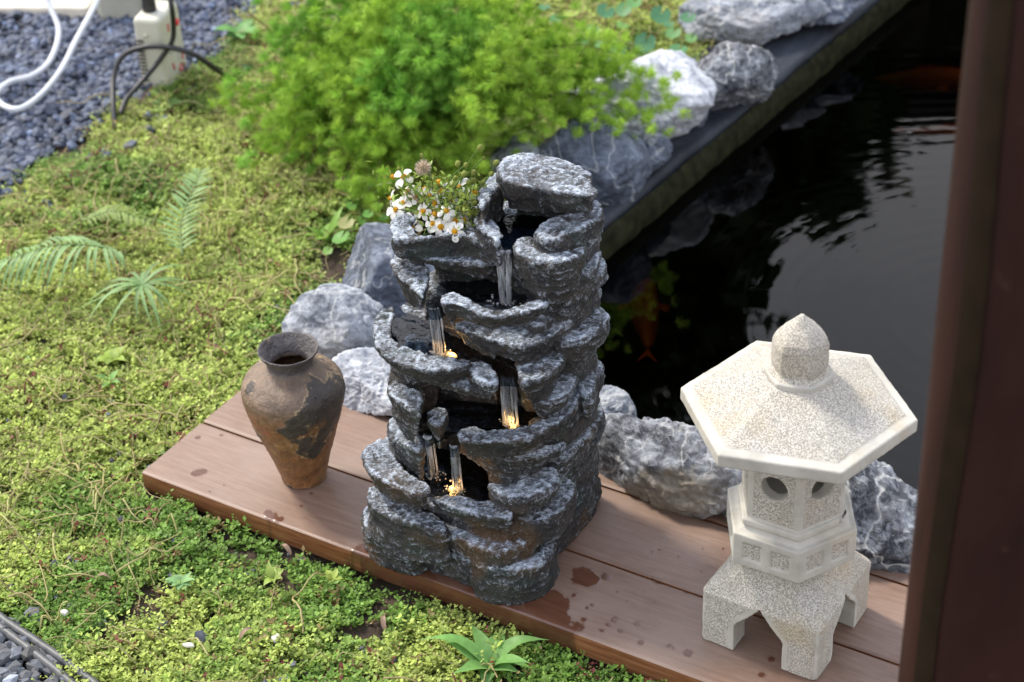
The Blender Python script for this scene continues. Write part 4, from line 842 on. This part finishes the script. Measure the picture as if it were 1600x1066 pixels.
# ---- feathery fern bush
def fern_bush():
    root = empty('asparagus_fern', tuple(at(650, 235, GZ))); tag(root, 'large feathery bright green fern bush behind the fountain', 'bush')
    r = np.random.default_rng(5); B0 = at(655, 215, GZ); tips = []
    out = [(395, 150, .05), (430, 60, .16), (470, 5, .22), (540, -25, .25), (640, -40, .30), (740, -35, .30), (800, 10, .26), (850, 60, .22), (905, 90, .20), (960, 105, .18), (1000, 130, .15), (985, 180, .12), (940, 165, .14), (890, 150, .16), (880, 215, .07), (830, 195, .14), (780, 230, .10),
           (740, 250, .07), (640, 268, .06), (580, 292, .03), (540, 270, .05), (500, 215, .08), (450, 200, .06), (420, 240, .03), (530, 160, .16), (600, 120, .24), (680, 100, .28), (760, 110, .26), (700, 175, .20), (620, 190, .17), (560, 210, .12), (480, 130, .14), (530, 70, .22), (840, 130, .22), (800, 165, .18), (660, 30, .33), (590, 50, .28), (745, 50, .30), (1015, 150, .11), (930, 120, .19), (470, 165, .10), (600, 240, .10), (690, 225, .12), (515, 115, .18), (640, 75, .30), (720, 20, .32), (770, 75, .28), (880, 105, .22), (430, 110, .11), (560, 130, .2), (750, 140, .24), (650, 145, .24)]
    stemb = MB(); nb = MB(); cent = []; cc = []
    for (x, y, z) in out:
        T = at(x, y, z)
        for q in range(2 if x < 880 else 1):
            T2 = T + r.normal(size=3) * [.035, .035, .02]; d = T2 - B0; P = spline([B0 + r.normal(size=3) * [.06, .06, .0], B0 + d * .45 + [0, 0, .09], B0 + d * .8 + [0, 0, .06], T2], 26); stemb.tube(P[:], np.linspace(.0022, .0008, 26), 4, (.14, .16, .05), False)
            hue = r.random()
            for k in range(9, 26):
                rr = .030 + .030 * math.sin(min(1, (k - 9) / 9) * 1.57) - .015 * (k > 23); nn_ = 2 + (k % 3 == 0) if x < 880 else (3 if k >= 13 else 0)
                for s_ in range(nn_): cent.append(P[k] + r.normal(size=3) * rr * .5); cc.append((hue, k / 25))
    cent = np.array(cent); cc = np.array(cc); K = 84; n = len(cent); print('fern puffs', n)
    q = r.normal(size=(n, K, 3)); q /= np.linalg.norm(q, axis=2)[..., None]; q[..., 2] = q[..., 2] * .8 + .12
    axis = r.normal(size=(n, 1, 3)); axis /= np.linalg.norm(axis, axis=2)[..., None]; s_ = (r.random((n, K, 1)) - .5) * .010
    Bp = cent[:, None] + axis * s_; L = (.013 + .009 * r.random((n, K, 1))); D = (q + axis * .5) * L; W = np.cross(q, axis + 1e-3); W = W / (np.linalg.norm(W, axis=2)[..., None] + 1e-6) * .00062
    g = np.array((.14, .34, .03)); y_ = np.array((.40, .60, .08)); f = np.clip(cc[:, 1] * 1.2 - .25 + (cc[:, 0] - .5) * .6, 0, 1)[:, None]; c = (g * (1 - f) + y_ * f) * r.uniform(.8, 1.2, (n, 1)); bl = (vn(cent, 4, 3) > .66)[:, None]; c = np.where(bl, c * [.8, .95, 1.15], c)
    nb.leaves(Bp.reshape(-1, 3), D.reshape(-1, 3), W.reshape(-1, 3), np.repeat(c, K, 0))
    for k in range(16):
        a = B0 + r.normal(size=3) * [.10, .08, .0] + [-.12, .0, .08]; d = r.normal(size=3) * [.12, .08, .0] + [0, 0, .2]; stemb.tube(spline([a, a + d * .5 + r.normal(size=3) * .02, a + d], 12), np.linspace(.0022, .0010, 12), 5, (.22, .13, .08))
    nb.build('foliage', MAT['needle'], root, False); stemb.build('stems', MAT['leaf'], root)
fern_bush()

# ---- single leafy plants
def blade(mb, P, w, col, up=(0, 0, 1), fold=.25):
    """a leaf along the polyline P with widths w"""
    P = np.asarray(P, float); n = len(P); w = np.broadcast_to(w, (n,)); t = np.gradient(P, axis=0); t /= np.linalg.norm(t, axis=1)[:, None] + 1e-9
    s = np.cross(t, np.array(up)); s /= np.linalg.norm(s, axis=1)[:, None] + 1e-6; u = np.cross(s, t)
    V = np.stack([P - s * w[:, None] + u * (w * fold)[:, None], P, P + s * w[:, None] + u * (w * fold)[:, None]], 1).reshape(-1, 3); i = np.arange(n - 1) * 3
    F = np.concatenate([np.stack([i + a, i + a + 1, i + a + 4, i + a + 3], 1) for a in (0, 1)]); mb.add(V, F, col)
def wprof(n, W, a=.5): t = np.linspace(0, 1, n); return W * (np.sin(np.pi * t ** .75) ** a) * (1 - t ** 4) + .0002
PALE = (.25, .40, .16)
def frond(root_px, pts, zs_, nleaf, L, droop, label, col=PALE, w=.0035):
    P = np.array([at(x, y, z) for (x, y), z in zip(pts, zs_)]); C_ = spline(P, 60); root = empty('fern_plant', tuple(at(*root_px, GZ))); tag(root, label, 'plant')
    mb = MB(); mb.tube(np.vstack([[at(*root_px, GZ)], C_]), np.linspace(.0022, .0010, 61), 5, (.24, .34, .12)); mb.build('stem', MAT['leaf'], root); lm = MB()
    for k in range(nleaf):
        f = .08 + .9 * k / nleaf; p = C_[int(f * 59)]; t = C_[min(59, int(f * 59) + 1)] - C_[max(0, int(f * 59) - 1)]; t /= np.linalg.norm(t); s = np.cross(t, [0, 0, 1]); s /= np.linalg.norm(s); ll = L * (math.sin(math.pi * (f * .75 + .2)) ** .7)
        for sg in (1, -1):
            d = s * sg * .85 + t * .5 + rng.normal(size=3) * .06; q = [p + d * ll * a + np.array([0, 0, 1]) * ll * (.25 * a - droop * a * a) for a in np.linspace(0, 1, 8)]; blade(lm, q, wprof(8, w), np.array(col) * rng.uniform(.8, 1.2))
    lm.build('leaflets', MAT['leaf'], root); return root
frond((205, 400), [(195, 398), (150, 385), (90, 383), (30, 400), (-20, 420)], (.03, .075, .09, .075, .05), 22, .088, .8, 'pale drooping fern frond at the left edge', w=.0036)
frond((295, 300), [(285, 400), (282, 350), (300, 300), (318, 260)], (.02, .05, .08, .10), 18, .05, .2, 'upright pale fern frond leaning over the ground cover', w=.0032)
frond((120, 320), [(130, 345), (180, 330), (240, 350)], (.02, .04, .02), 14, .04, .4, 'small fern frond flat in the yellow ground cover', w=.003, col=(.25, .34, .09))
def tuft(px, py, z0, n, L, label, name='leafy_plant', col=PALE, w=.004, spread=(0, 6.28), rise=.6, droop=1., curl=.0, wa=.5, cat='plant'):
    B = at(px, py, GZ + z0); root = empty(name, tuple(B)); tag(root, label, cat)
    for k in range(n):
        mb = MB(); a = spread[0] + (spread[1] - spread[0]) * (k + .3 * rng.random()) / n; d = np.array([math.cos(a), math.sin(a), 0]); l = L * rng.uniform(.6, 1.1); r_ = rise * rng.uniform(.6, 1.4); sw = np.array([-math.sin(a), math.cos(a), 0]) * rng.normal() * .25; ph = rng.uniform(0, 6)
        q = [B + d * l * t + np.array([0, 0, 1.]) * l * (r_ * t - droop * .6 * t * t + (.02 * math.sin(9 * t + ph) if w > .008 else 0)) + sw * l * t * t for t in np.linspace(0, 1, 12)]; blade(mb, q, wprof(12, w * rng.uniform(.8, 1.15), wa), np.array(col) * rng.uniform(.75, 1.25)); mb.build('leaf', MAT['leaf'], root)
    return root
tuft(222, 446, .09, 20, .12, 'palm like seedling with narrow arching leaves left of the vase', w=.0038, rise=.45, droop=1.2, col=(.21, .34, .13))
tuft(765, 1044, .0, 11, .078, 'broad leaved green weed at the bottom of the picture', w=.0120, rise=.85, droop=1.0, col=(.20, .40, .11), wa=.8)
tuft(283, 912, .03, 14, .024, 'pale bluish parsley like seedling below the left end of the deck', w=.0055, rise=.7, droop=.9, col=(.24, .42, .17))
tuft(428, 905, .035, 6, .020, 'little lime green sprout in the ground cover below the vase', w=.0055, rise=.9, droop=.9, col=(.36, .48, .10))
tuft(212, 872, .02, 4, .022, 'tiny light green sprout between ground cover and deck corner', w=.008, rise=.4, droop=.4, col=(.22, .40, .12))
tuft(520, 905, .035, 5, .018, 'yellow green seedling near the deck front edge', w=.0055, rise=.9, droop=.9, col=(.36, .45, .09))
tuft(172, 598, .03, 4, .024, 'small round leaved seedling in the ground cover left of the vase', w=.006, rise=.9, droop=.9, col=(.20, .38, .10))
tuft(175, 562, .03, 5, .034, 'yellow green leafy weed left of the vase', w=.011, rise=.5, droop=.5, col=(.32, .44, .08))
tuft(508, 375, .02, 6, .055, 'narrow leaved sprout at the soil patch behind the rocks', w=.009, rise=1.2, droop=.6, col=(.24, .42, .07))
tuft(560, 310, .03, 9, .05, 'small leafy weed at the foot of the fern bush', w=.011, rise=.8, droop=.6, col=(.18, .36, .06))
tuft(255, 170, .03, 6, .045, 'broad leaved weed at the gravel edge', w=.014, rise=.4, droop=.5, col=(.20, .38, .10))
tuft(375, 55, .04, 7, .07, 'leafy weed left of the fern bush at the gravel edge', w=.018, rise=.6, droop=.7, col=(.16, .34, .10))
tuft(40, 570, .02, 4, .022, 'tiny seedling near the left edge', w=.007, rise=.5, droop=.5, col=(.25, .42, .10))
tuft(452, 505, .01, 26, .045, 'tuft of dry brown grass beside the grey rock', name='dry_grass', w=.0012, rise=.9, droop=1.3, col=(.42, .30, .18), cat='grass tuft')
def roundleaf(px, py, leafs, label):
    B = at(px, py, GZ); root = empty('pennywort', tuple(B)); tag(root, label, 'plant'); sm = MB()
    for (x, y, z, r_, col) in leafs:
        c = at(x, y, z); nrm = np.array([rng.normal() * .25 + .1, -.35 + rng.normal() * .2, 1.]); nrm /= np.linalg.norm(nrm); u = np.cross(nrm, [1, 0, 0]); u /= np.linalg.norm(u); v_ = np.cross(nrm, u); a = np.linspace(.25, 2 * np.pi - .25, 26)
        V = [c]; 
        for f, dz in ((.55, -.12), (1., 0.)): V += [c + (u * math.cos(t) + v_ * math.sin(t)) * r_ * f * (1 + .04 * math.sin(6 * t)) + nrm * r_ * (.12 * f * f) for t in a]
        j = np.arange(25); mb = MB(); mb.add(V, np.stack([j + 1, j + 2, j + 28, j + 27], 1), col); mb.F3.append(np.stack([np.zeros(25, int), j + 2, j + 1], 1)); mb.build('leaf', MAT['leaf'], root)
        sm.tube(spline([B, (B + c) / 2 + [0, 0, .01], c], 8), .0012, 5, (.22, .30, .10))
    sm.build('stems', MAT['leaf'], root)
dg = (.10, .26, .13)
roundleaf(1010, 60, [(1032, 24, .05, .024, dg), (1008, 67, .06, .024, dg), (990, 5, .05, .019, (.16, .36, .12)), (1052, 52, .04, .018, (.16, .34, .12)), (972, 40, .04, .014, (.2, .4, .1)), (1045, 38, .05, .012, dg)], 'round leaved pennywort growing beside the white rock')
roundleaf(950, 70, [(946, 18, .06, .022, dg), (925, 48, .05, .017, (.16, .36, .12)), (965, 78, .04, .019, dg), (910, 62, .04, .015, (.18, .38, .12)), (975, 15, .05, .020, (.14, .32, .13)), (955, 95, .03, .014, (.16, .36, .12))], 'dark round leaves between the fern bush and the pond rocks')
roundleaf(1085, 50, [(1075, 28, .05, .018, dg), (1060, 78, .04, .020, (.12, .30, .12)), (1030, 92, .04, .022, dg), (1080, 60, .03, .014, (.18, .36, .12))], 'round leaves hanging over the mottled pond rock')
roundleaf(900, 40, [(893, 22, .05, .019, (.34, .44, .09)), (868, 30, .04, .014, (.13, .33, .14)), (935, 70, .03, .014, (.13, .33, .12)), (850, 12, .04, .016, dg)], 'yellowing round leaves near the top of the fern bush')
roundleaf(532, 380, [(533, 372, .0, .018, (.16, .38, .07)), (541, 349, .03, .016, (.36, .36, .14)), (512, 392, .0, .010, (.24, .42, .10))], 'round green leaf and faded leaf beside the dark slate rock')
roundleaf(560, 330, [(548, 322, .02, .011, (.18, .38, .08)), (575, 335, .02, .011, (.15, .36, .07)), (590, 322, .02, .010, (.18, .38, .08)), (600, 340, .01, .010, (.15, .34, .07)), (565, 345, .0, .009, (.2, .4, .08))], 'low cluster of small round leaves under the fern bush')
for (px_, py_, a_, lab) in ((374, 1000, 1.2, 'pinkish dead leaf in the ground cover left of the bottom weed'), (150, 905, .3, 'brown dead leaf in the lower left ground cover'), (600, 985, 2.2, 'tan dead leaf in the ground cover below the fountain'), (455, 868, 2.9, 'small curled dead leaf close to the deck front edge')):
    B = at(px_, py_, GZ + .035); d_ = np.array([math.cos(a_), math.sin(a_), .1]); mb = MB(); blade(mb, [B + d_ * .026 * t + np.array([0, 0, .010]) * math.sin(3 * t) for t in np.linspace(0, 1, 9)], wprof(9, .0038, .6), (.36, .24, .18), fold=.5); o = mb.build('dead_leaf', MAT['leaf']); tag(o, lab, 'leaf', 'dead leaves on the ground cover')
# white pebbles and dead leaves
def pebble(px, py, r_, label, sq=(1.3, 1, .6)):
    c = at(px, py, GZ + .022); bm = bmesh.new(); bmesh.ops.create_icosphere(bm, subdivisions=3, radius=1); V = np.array([v_.co for v_ in bm.verts]); F = np.array([[v_.index for v_ in f.verts] for f in bm.faces]); bm.free()
    V = V * (1 + (fbm(V, 1.7, 3, px) - .5) * .9)[:, None] * np.array(sq) * r_; o = mesh_obj('pebble', V, F, MAT['pebble_white'] if r_ > .005 else MAT['pebble_white'], None); o.location = c; o.rotation_euler = (0, 0, px * .37); tag(o, label, 'pebble', 'white pebbles in the ground cover')
pebble(431, 997, .0068, 'largest white pebble, right of the lower middle of the ground cover'); pebble(101, 957, .0055, 'white pebble near the black tubing in the lower left'); pebble(294, 1008, .006, 'pale pinkish pebble left of the largest white pebble', (.7, 1.6, .5))

# ------------------------------------------------------------------ tubing, hoses, boxes
def tubing(pts, r_, mat, name, label, cat, z=None, group=None):
    P = np.array([at(*p) if len(p) == 3 else at(*p, GZ + r_ + .012) for p in pts]); o = MB().tube(spline(P, 90), r_, 12).build(name, mat); tag(o, label, cat, group); return o
tubing([(-60, 930), (0, 980), (55, 1022), (110, 1066), (160, 1110)], .0068, MAT['tubing'], 'edging_tube', 'outer dark tube of the pair, nearest the lower left corner', 'tube', group='black edging tubes')
tubing([(-55, 918), (5, 968), (65, 1008), (125, 1050), (190, 1105)], .0068, MAT['tubing'], 'edging_tube', 'inner dark tube of the pair, nearest the ground cover', 'tube', group='black edging tubes')
tubing([(65, -30, .14), (78, 10, .09), (92, 50, .05), (78, 95, .015), (50, 118, .012), (15, 128, .012), (-6, 148, .012), (5, 165, .012), (30, 170, .012), (62, 150, .012), (95, 110, .015), (118, 65, .03), (140, 25, .06), (160, -15, .09)], .0066, MAT['hose'], 'white_hose', 'looping white hose lying on the blue gravel', 'hose')
tubing([(262, -25, .24), (268, 10, .20), (271, 40, .15), (268, 66, .11), (245, 100, .06), (215, 135, .03), (197, 156, .01), (188, 178, -.005)], .0058, MAT['cable'], 'power_cable', 'black cable hanging down across the cream box', 'cable')
tubing([(180, 200, -.02), (177, 165, .01), (178, 120, .045), (192, 88, .08), (225, 74, .10), (262, 74, .10), (300, 84, .085), (330, 103, .045), (360, 124, -.02)], .0062, MAT['cable'], 'power_cable', 'black cable arching over in front of the cream box into the plants', 'cable')
def cream_box():
    c = at(262, 143, GZ); rz = rad(18); root = empty('power_box', (c[0], c[1], GZ), rz); tag(root, 'cream plastic voltage converter box with a red button on the gravel', 'power box')
    Hh = .205; mb = MB(); mb.box((-.035, -.06, .0), (.035, .06, Hh)); 
    for P in mb.V: P[4:, :2] *= .95
    b = mb.build('casing', MAT['box'], root, False, world=False); bevel(b, .012, 4)
    # the face with slits looks towards -y, the printed face towards +x
    mb = MB()
    for k in range(12): z = .15 - k * .0088; mb.box((-.030 + .0, -.0612, z), (-.012, -.0580, z + .0035))
    mb.build('vent_slits', MAT['dark'], root, False, world=False)
    for z in (.165, .04): MB().tube([(-.004, -.055, z), (-.004, -.0635, z)], .0042, 12).build('screw', MAT['screw'], root, world=False)
    MB().tube([(.030, .022, .165), (.040, .022, .165), (.0425, .022, .165)], [.0085, .0085, .006], 16).build('button', MAT['red'], root, world=False)
    MB().box((.0335, -.022, .160), (.0349, -.014, .178)).build('red_marking', MAT['redprint'], root, False, world=False)
    for q in ([(.0351, -.025, .085), (.0351, -.020, .068)], [(.0351, .004, .058), (.0351, .014, .048), (.0351, .026, .050), (.0351, .030, .060), (.0351, .018, .064), (.0351, .006, .056)], [(.0351, .036, .085), (.0351, .032, .068)]):
        MB().tube(q, .0024, 6).build('red_marking', MAT['redprint'], root, False, world=False)
    mb = MB()
    for k, (y0, y1) in enumerate(((-.03, .0), (-.03, .01))): mb.box((.0330, y0, .118 - k * .01), (.0348, y1, .122 - k * .01))
    for k in range(4): mb.box((.0330, .005, .100 - k * .008), (.0349, .035, .102 - k * .008))
    mb.build('grey_markings', MAT['greyprint'], root, False, world=False)
    MB().tube([(-.008, -.01, Hh - .004), (-.008, -.01, Hh + .012), (-.008, -.01, Hh + .05), (-.006, -.008, Hh + .11)], [.016, .016, .013, .012], 16).build('plug', MAT['dark'], root, world=False)
cream_box()
def grille_box():
    c = at(190, 46, GZ); root = empty('grille_box', (c[0], c[1], GZ), rad(18)); tag(root, 'cream box with a louvred grille at the top left edge of the picture', 'box')
    b = MB().box((-.06, 0, 0), (.075, .12, .17)).build('casing', MAT['box'], root, False, world=False); bevel(b, .008)
    mb = MB().box((-.045, -.003, .018), (.06, .004, .15)); mb.build('grille_recess', MAT['greyprint'], root, False, world=False)
    mb = MB()
    for k in range(16): z = .022 + k * .008; mb.box((-.045, -.007, z), (.06, -.0032, z + .004))
    mb.build('louvres', MAT['box'], root, False, world=False)
grille_box()
c = at(42, 44, GZ); o = MB().box((-.42, 0, -.03), (.165, .5, .055)).build('concrete_slab', MAT['slab'], None, False); o.location = c; o.rotation_euler = (0, 0, rad(25)); bevel(o, .006); tag(o, 'pale concrete slab edge in the top left corner', 'slab')

# ------------------------------------------------------------------ brown post at the right, near the camera
d = ray(1463, 533); pl = CAM + d * 1.72; right = np.array([.86, .51]); RP = .088; pc = pl[:2] + right / np.linalg.norm(right) * RP
post = empty('brown_post', (pc[0], pc[1], GZ)); tag(post, 'thick brown painted post standing close to the camera at the right edge', 'post')
P = np.array([(pc[0], pc[1], z) for z in np.linspace(GZ - .02, 2.6, 40)]); MB().tube(P, RP, 48).build('post_body', MAT['post'], post)
# reflection band down its left side, painted on as a dark strip
a0 = math.atan2(-right[1], -right[0]); mb = MB(); zz = np.linspace(GZ, 2.5, 60); aa = np.linspace(a0 + .42, a0 + .72, 9); V = np.array([[(pc[0] + (RP + .0012) * math.cos(a + .05 * math.sin(z * 9)), pc[1] + (RP + .0012) * math.sin(a + .05 * math.sin(z * 9)), z) for a in aa] for z in zz])
i = (np.arange(59)[:, None] * 9 + np.arange(8)[None]).ravel(); mb.add(V.reshape(-1, 3), np.stack([i, i + 1, i + 10, i + 9], 1)); mb.build('reflection_band', MAT['algae'], post)

# ------------------------------------------------------------------ what the pond mirrors: a dark building and a tree beyond the far bank
def refl(px, py, dist):
    w_ = at(px, py, WZ); d_ = ray(px, py); d_ = d_ * [1, 1, -1]; return w_ + d_ * dist / np.hypot(d_[0], d_[1])
def building():
    A = refl(1200, 205, 7.); B_ = refl(1800, 205, 7.); root = empty('garden_building', (A[0], A[1], GZ)); tag(root, 'dark timber building beyond the pond, seen only as a black reflection', 'building')
    t = B_ - A; L = np.linalg.norm(t[:2]); rz = math.atan2(t[1], t[0]); root.rotation_euler = (0, 0, rz); top = A[2] - GZ
    MB().box((-3, .5, 0), (L + 3, 4, top - .25)).build('wall', MAT['timber'], root, False, world=False)
    mb = MB(); mb.add([(-3.4, 0, top - .25), (L + 3.4, 0, top - .25), (L + 3.4, 0, top - .05), (-3.4, 0, top - .05), (-3.4, 4.6, top + .6), (L + 3.4, 4.6, top + .6), (L + 3.4, 4.6, top + .4), (-3.4, 4.6, top + .4)], [(0, 1, 2, 3), (3, 2, 5, 4), (4, 5, 6, 7), (7, 6, 1, 0), (0, 3, 4, 7), (1, 6, 5, 2)]); mb.build('roof', MAT['timber'], root, False, world=False)
building()
def tree():
    D = 5.; r = np.random.default_rng(3)
    poly = [(1290, 150), (1320, 195), (1300, 240), (1215, 232), (1270, 262), (1330, 225), (1345, 270), (1330, 300), (1345, 330), (1300, 345), (1310, 378), (1260, 330), (1230, 350), (1190, 390), (1130, 395), (1090, 420), (1095, 450), (1060, 500), (1080, 560), (1010, 600), (850, 640), (700, 560), (800, 250), (1000, 80), (1200, 100)]
    leafy = [(1215, 232), (1270, 255), (1330, 225), (1350, 270), (1350, 340), (1310, 380), (1280, 345), (1240, 350), (1190, 395), (1120, 400), (1085, 425), (1100, 300), (1150, 240)]
    px = []
    while len(px) < 2600:
        q = r.uniform((650, 60), (1360, 650), (4000, 2)); q = q[inpoly(q, poly)]; px += list(q)
    px = np.array(px)[:2600]; dep = r.uniform(-.5, .9, len(px)); Pc = np.array([refl(x, y, D + d_) for (x, y), d_ in zip(px, dep)]); fine = inpoly(px, leafy)
    base = Pc.mean(0); base[2] = GZ; root = empty('tree', tuple(base)); tag(root, 'leafy tree beyond the pond, seen as a dark reflection in the water', 'tree')
    c = Pc.mean(0); MB().tube(spline([base, base + [.1, 0, 1.], c - [0, 0, .6], c], 12), np.linspace(.16, .07, 12), 12).build('trunk', MAT['bark'], root)
    lb = MB()
    for k in range(26): T = Pc[r.integers(len(Pc))]; s_ = base * .3 + c * .7; s_[2] = c[2] - .7; lb.tube(spline([s_, (s_ + T) / 2 + r.normal(size=3) * .1, T], 10), np.linspace(.04, .008, 10), 6)
    lb.build('branches', MAT['bark'], root)
    cl = MB(); K = 26; n = len(Pc); s_ = np.where(fine, .035, .13)[:, None, None]; B = Pc[:, None] + r.normal(size=(n, K, 3)) * s_; L = np.where(fine, .055, .16)[:, None, None]
    keep = (r.random((n, K)) < np.where(fine, .38, 1.)[:, None]).ravel()
    D_ = r.normal(size=(n, K, 3)); D_ /= np.linalg.norm(D_, axis=2)[..., None]; D_[..., 2] -= .5; D_ = D_ * L; W = np.cross(D_, r.normal(size=(n, K, 3))) * .26
    cl.leaves(B.reshape(-1, 3)[keep], D_.reshape(-1, 3)[keep], W.reshape(-1, 3)[keep], np.array([(.035, .07, .015)]) * r.uniform(.6, 1.5, (keep.sum(), 1))); cl.build('crown', MAT['leaf'], root, False)
tree()
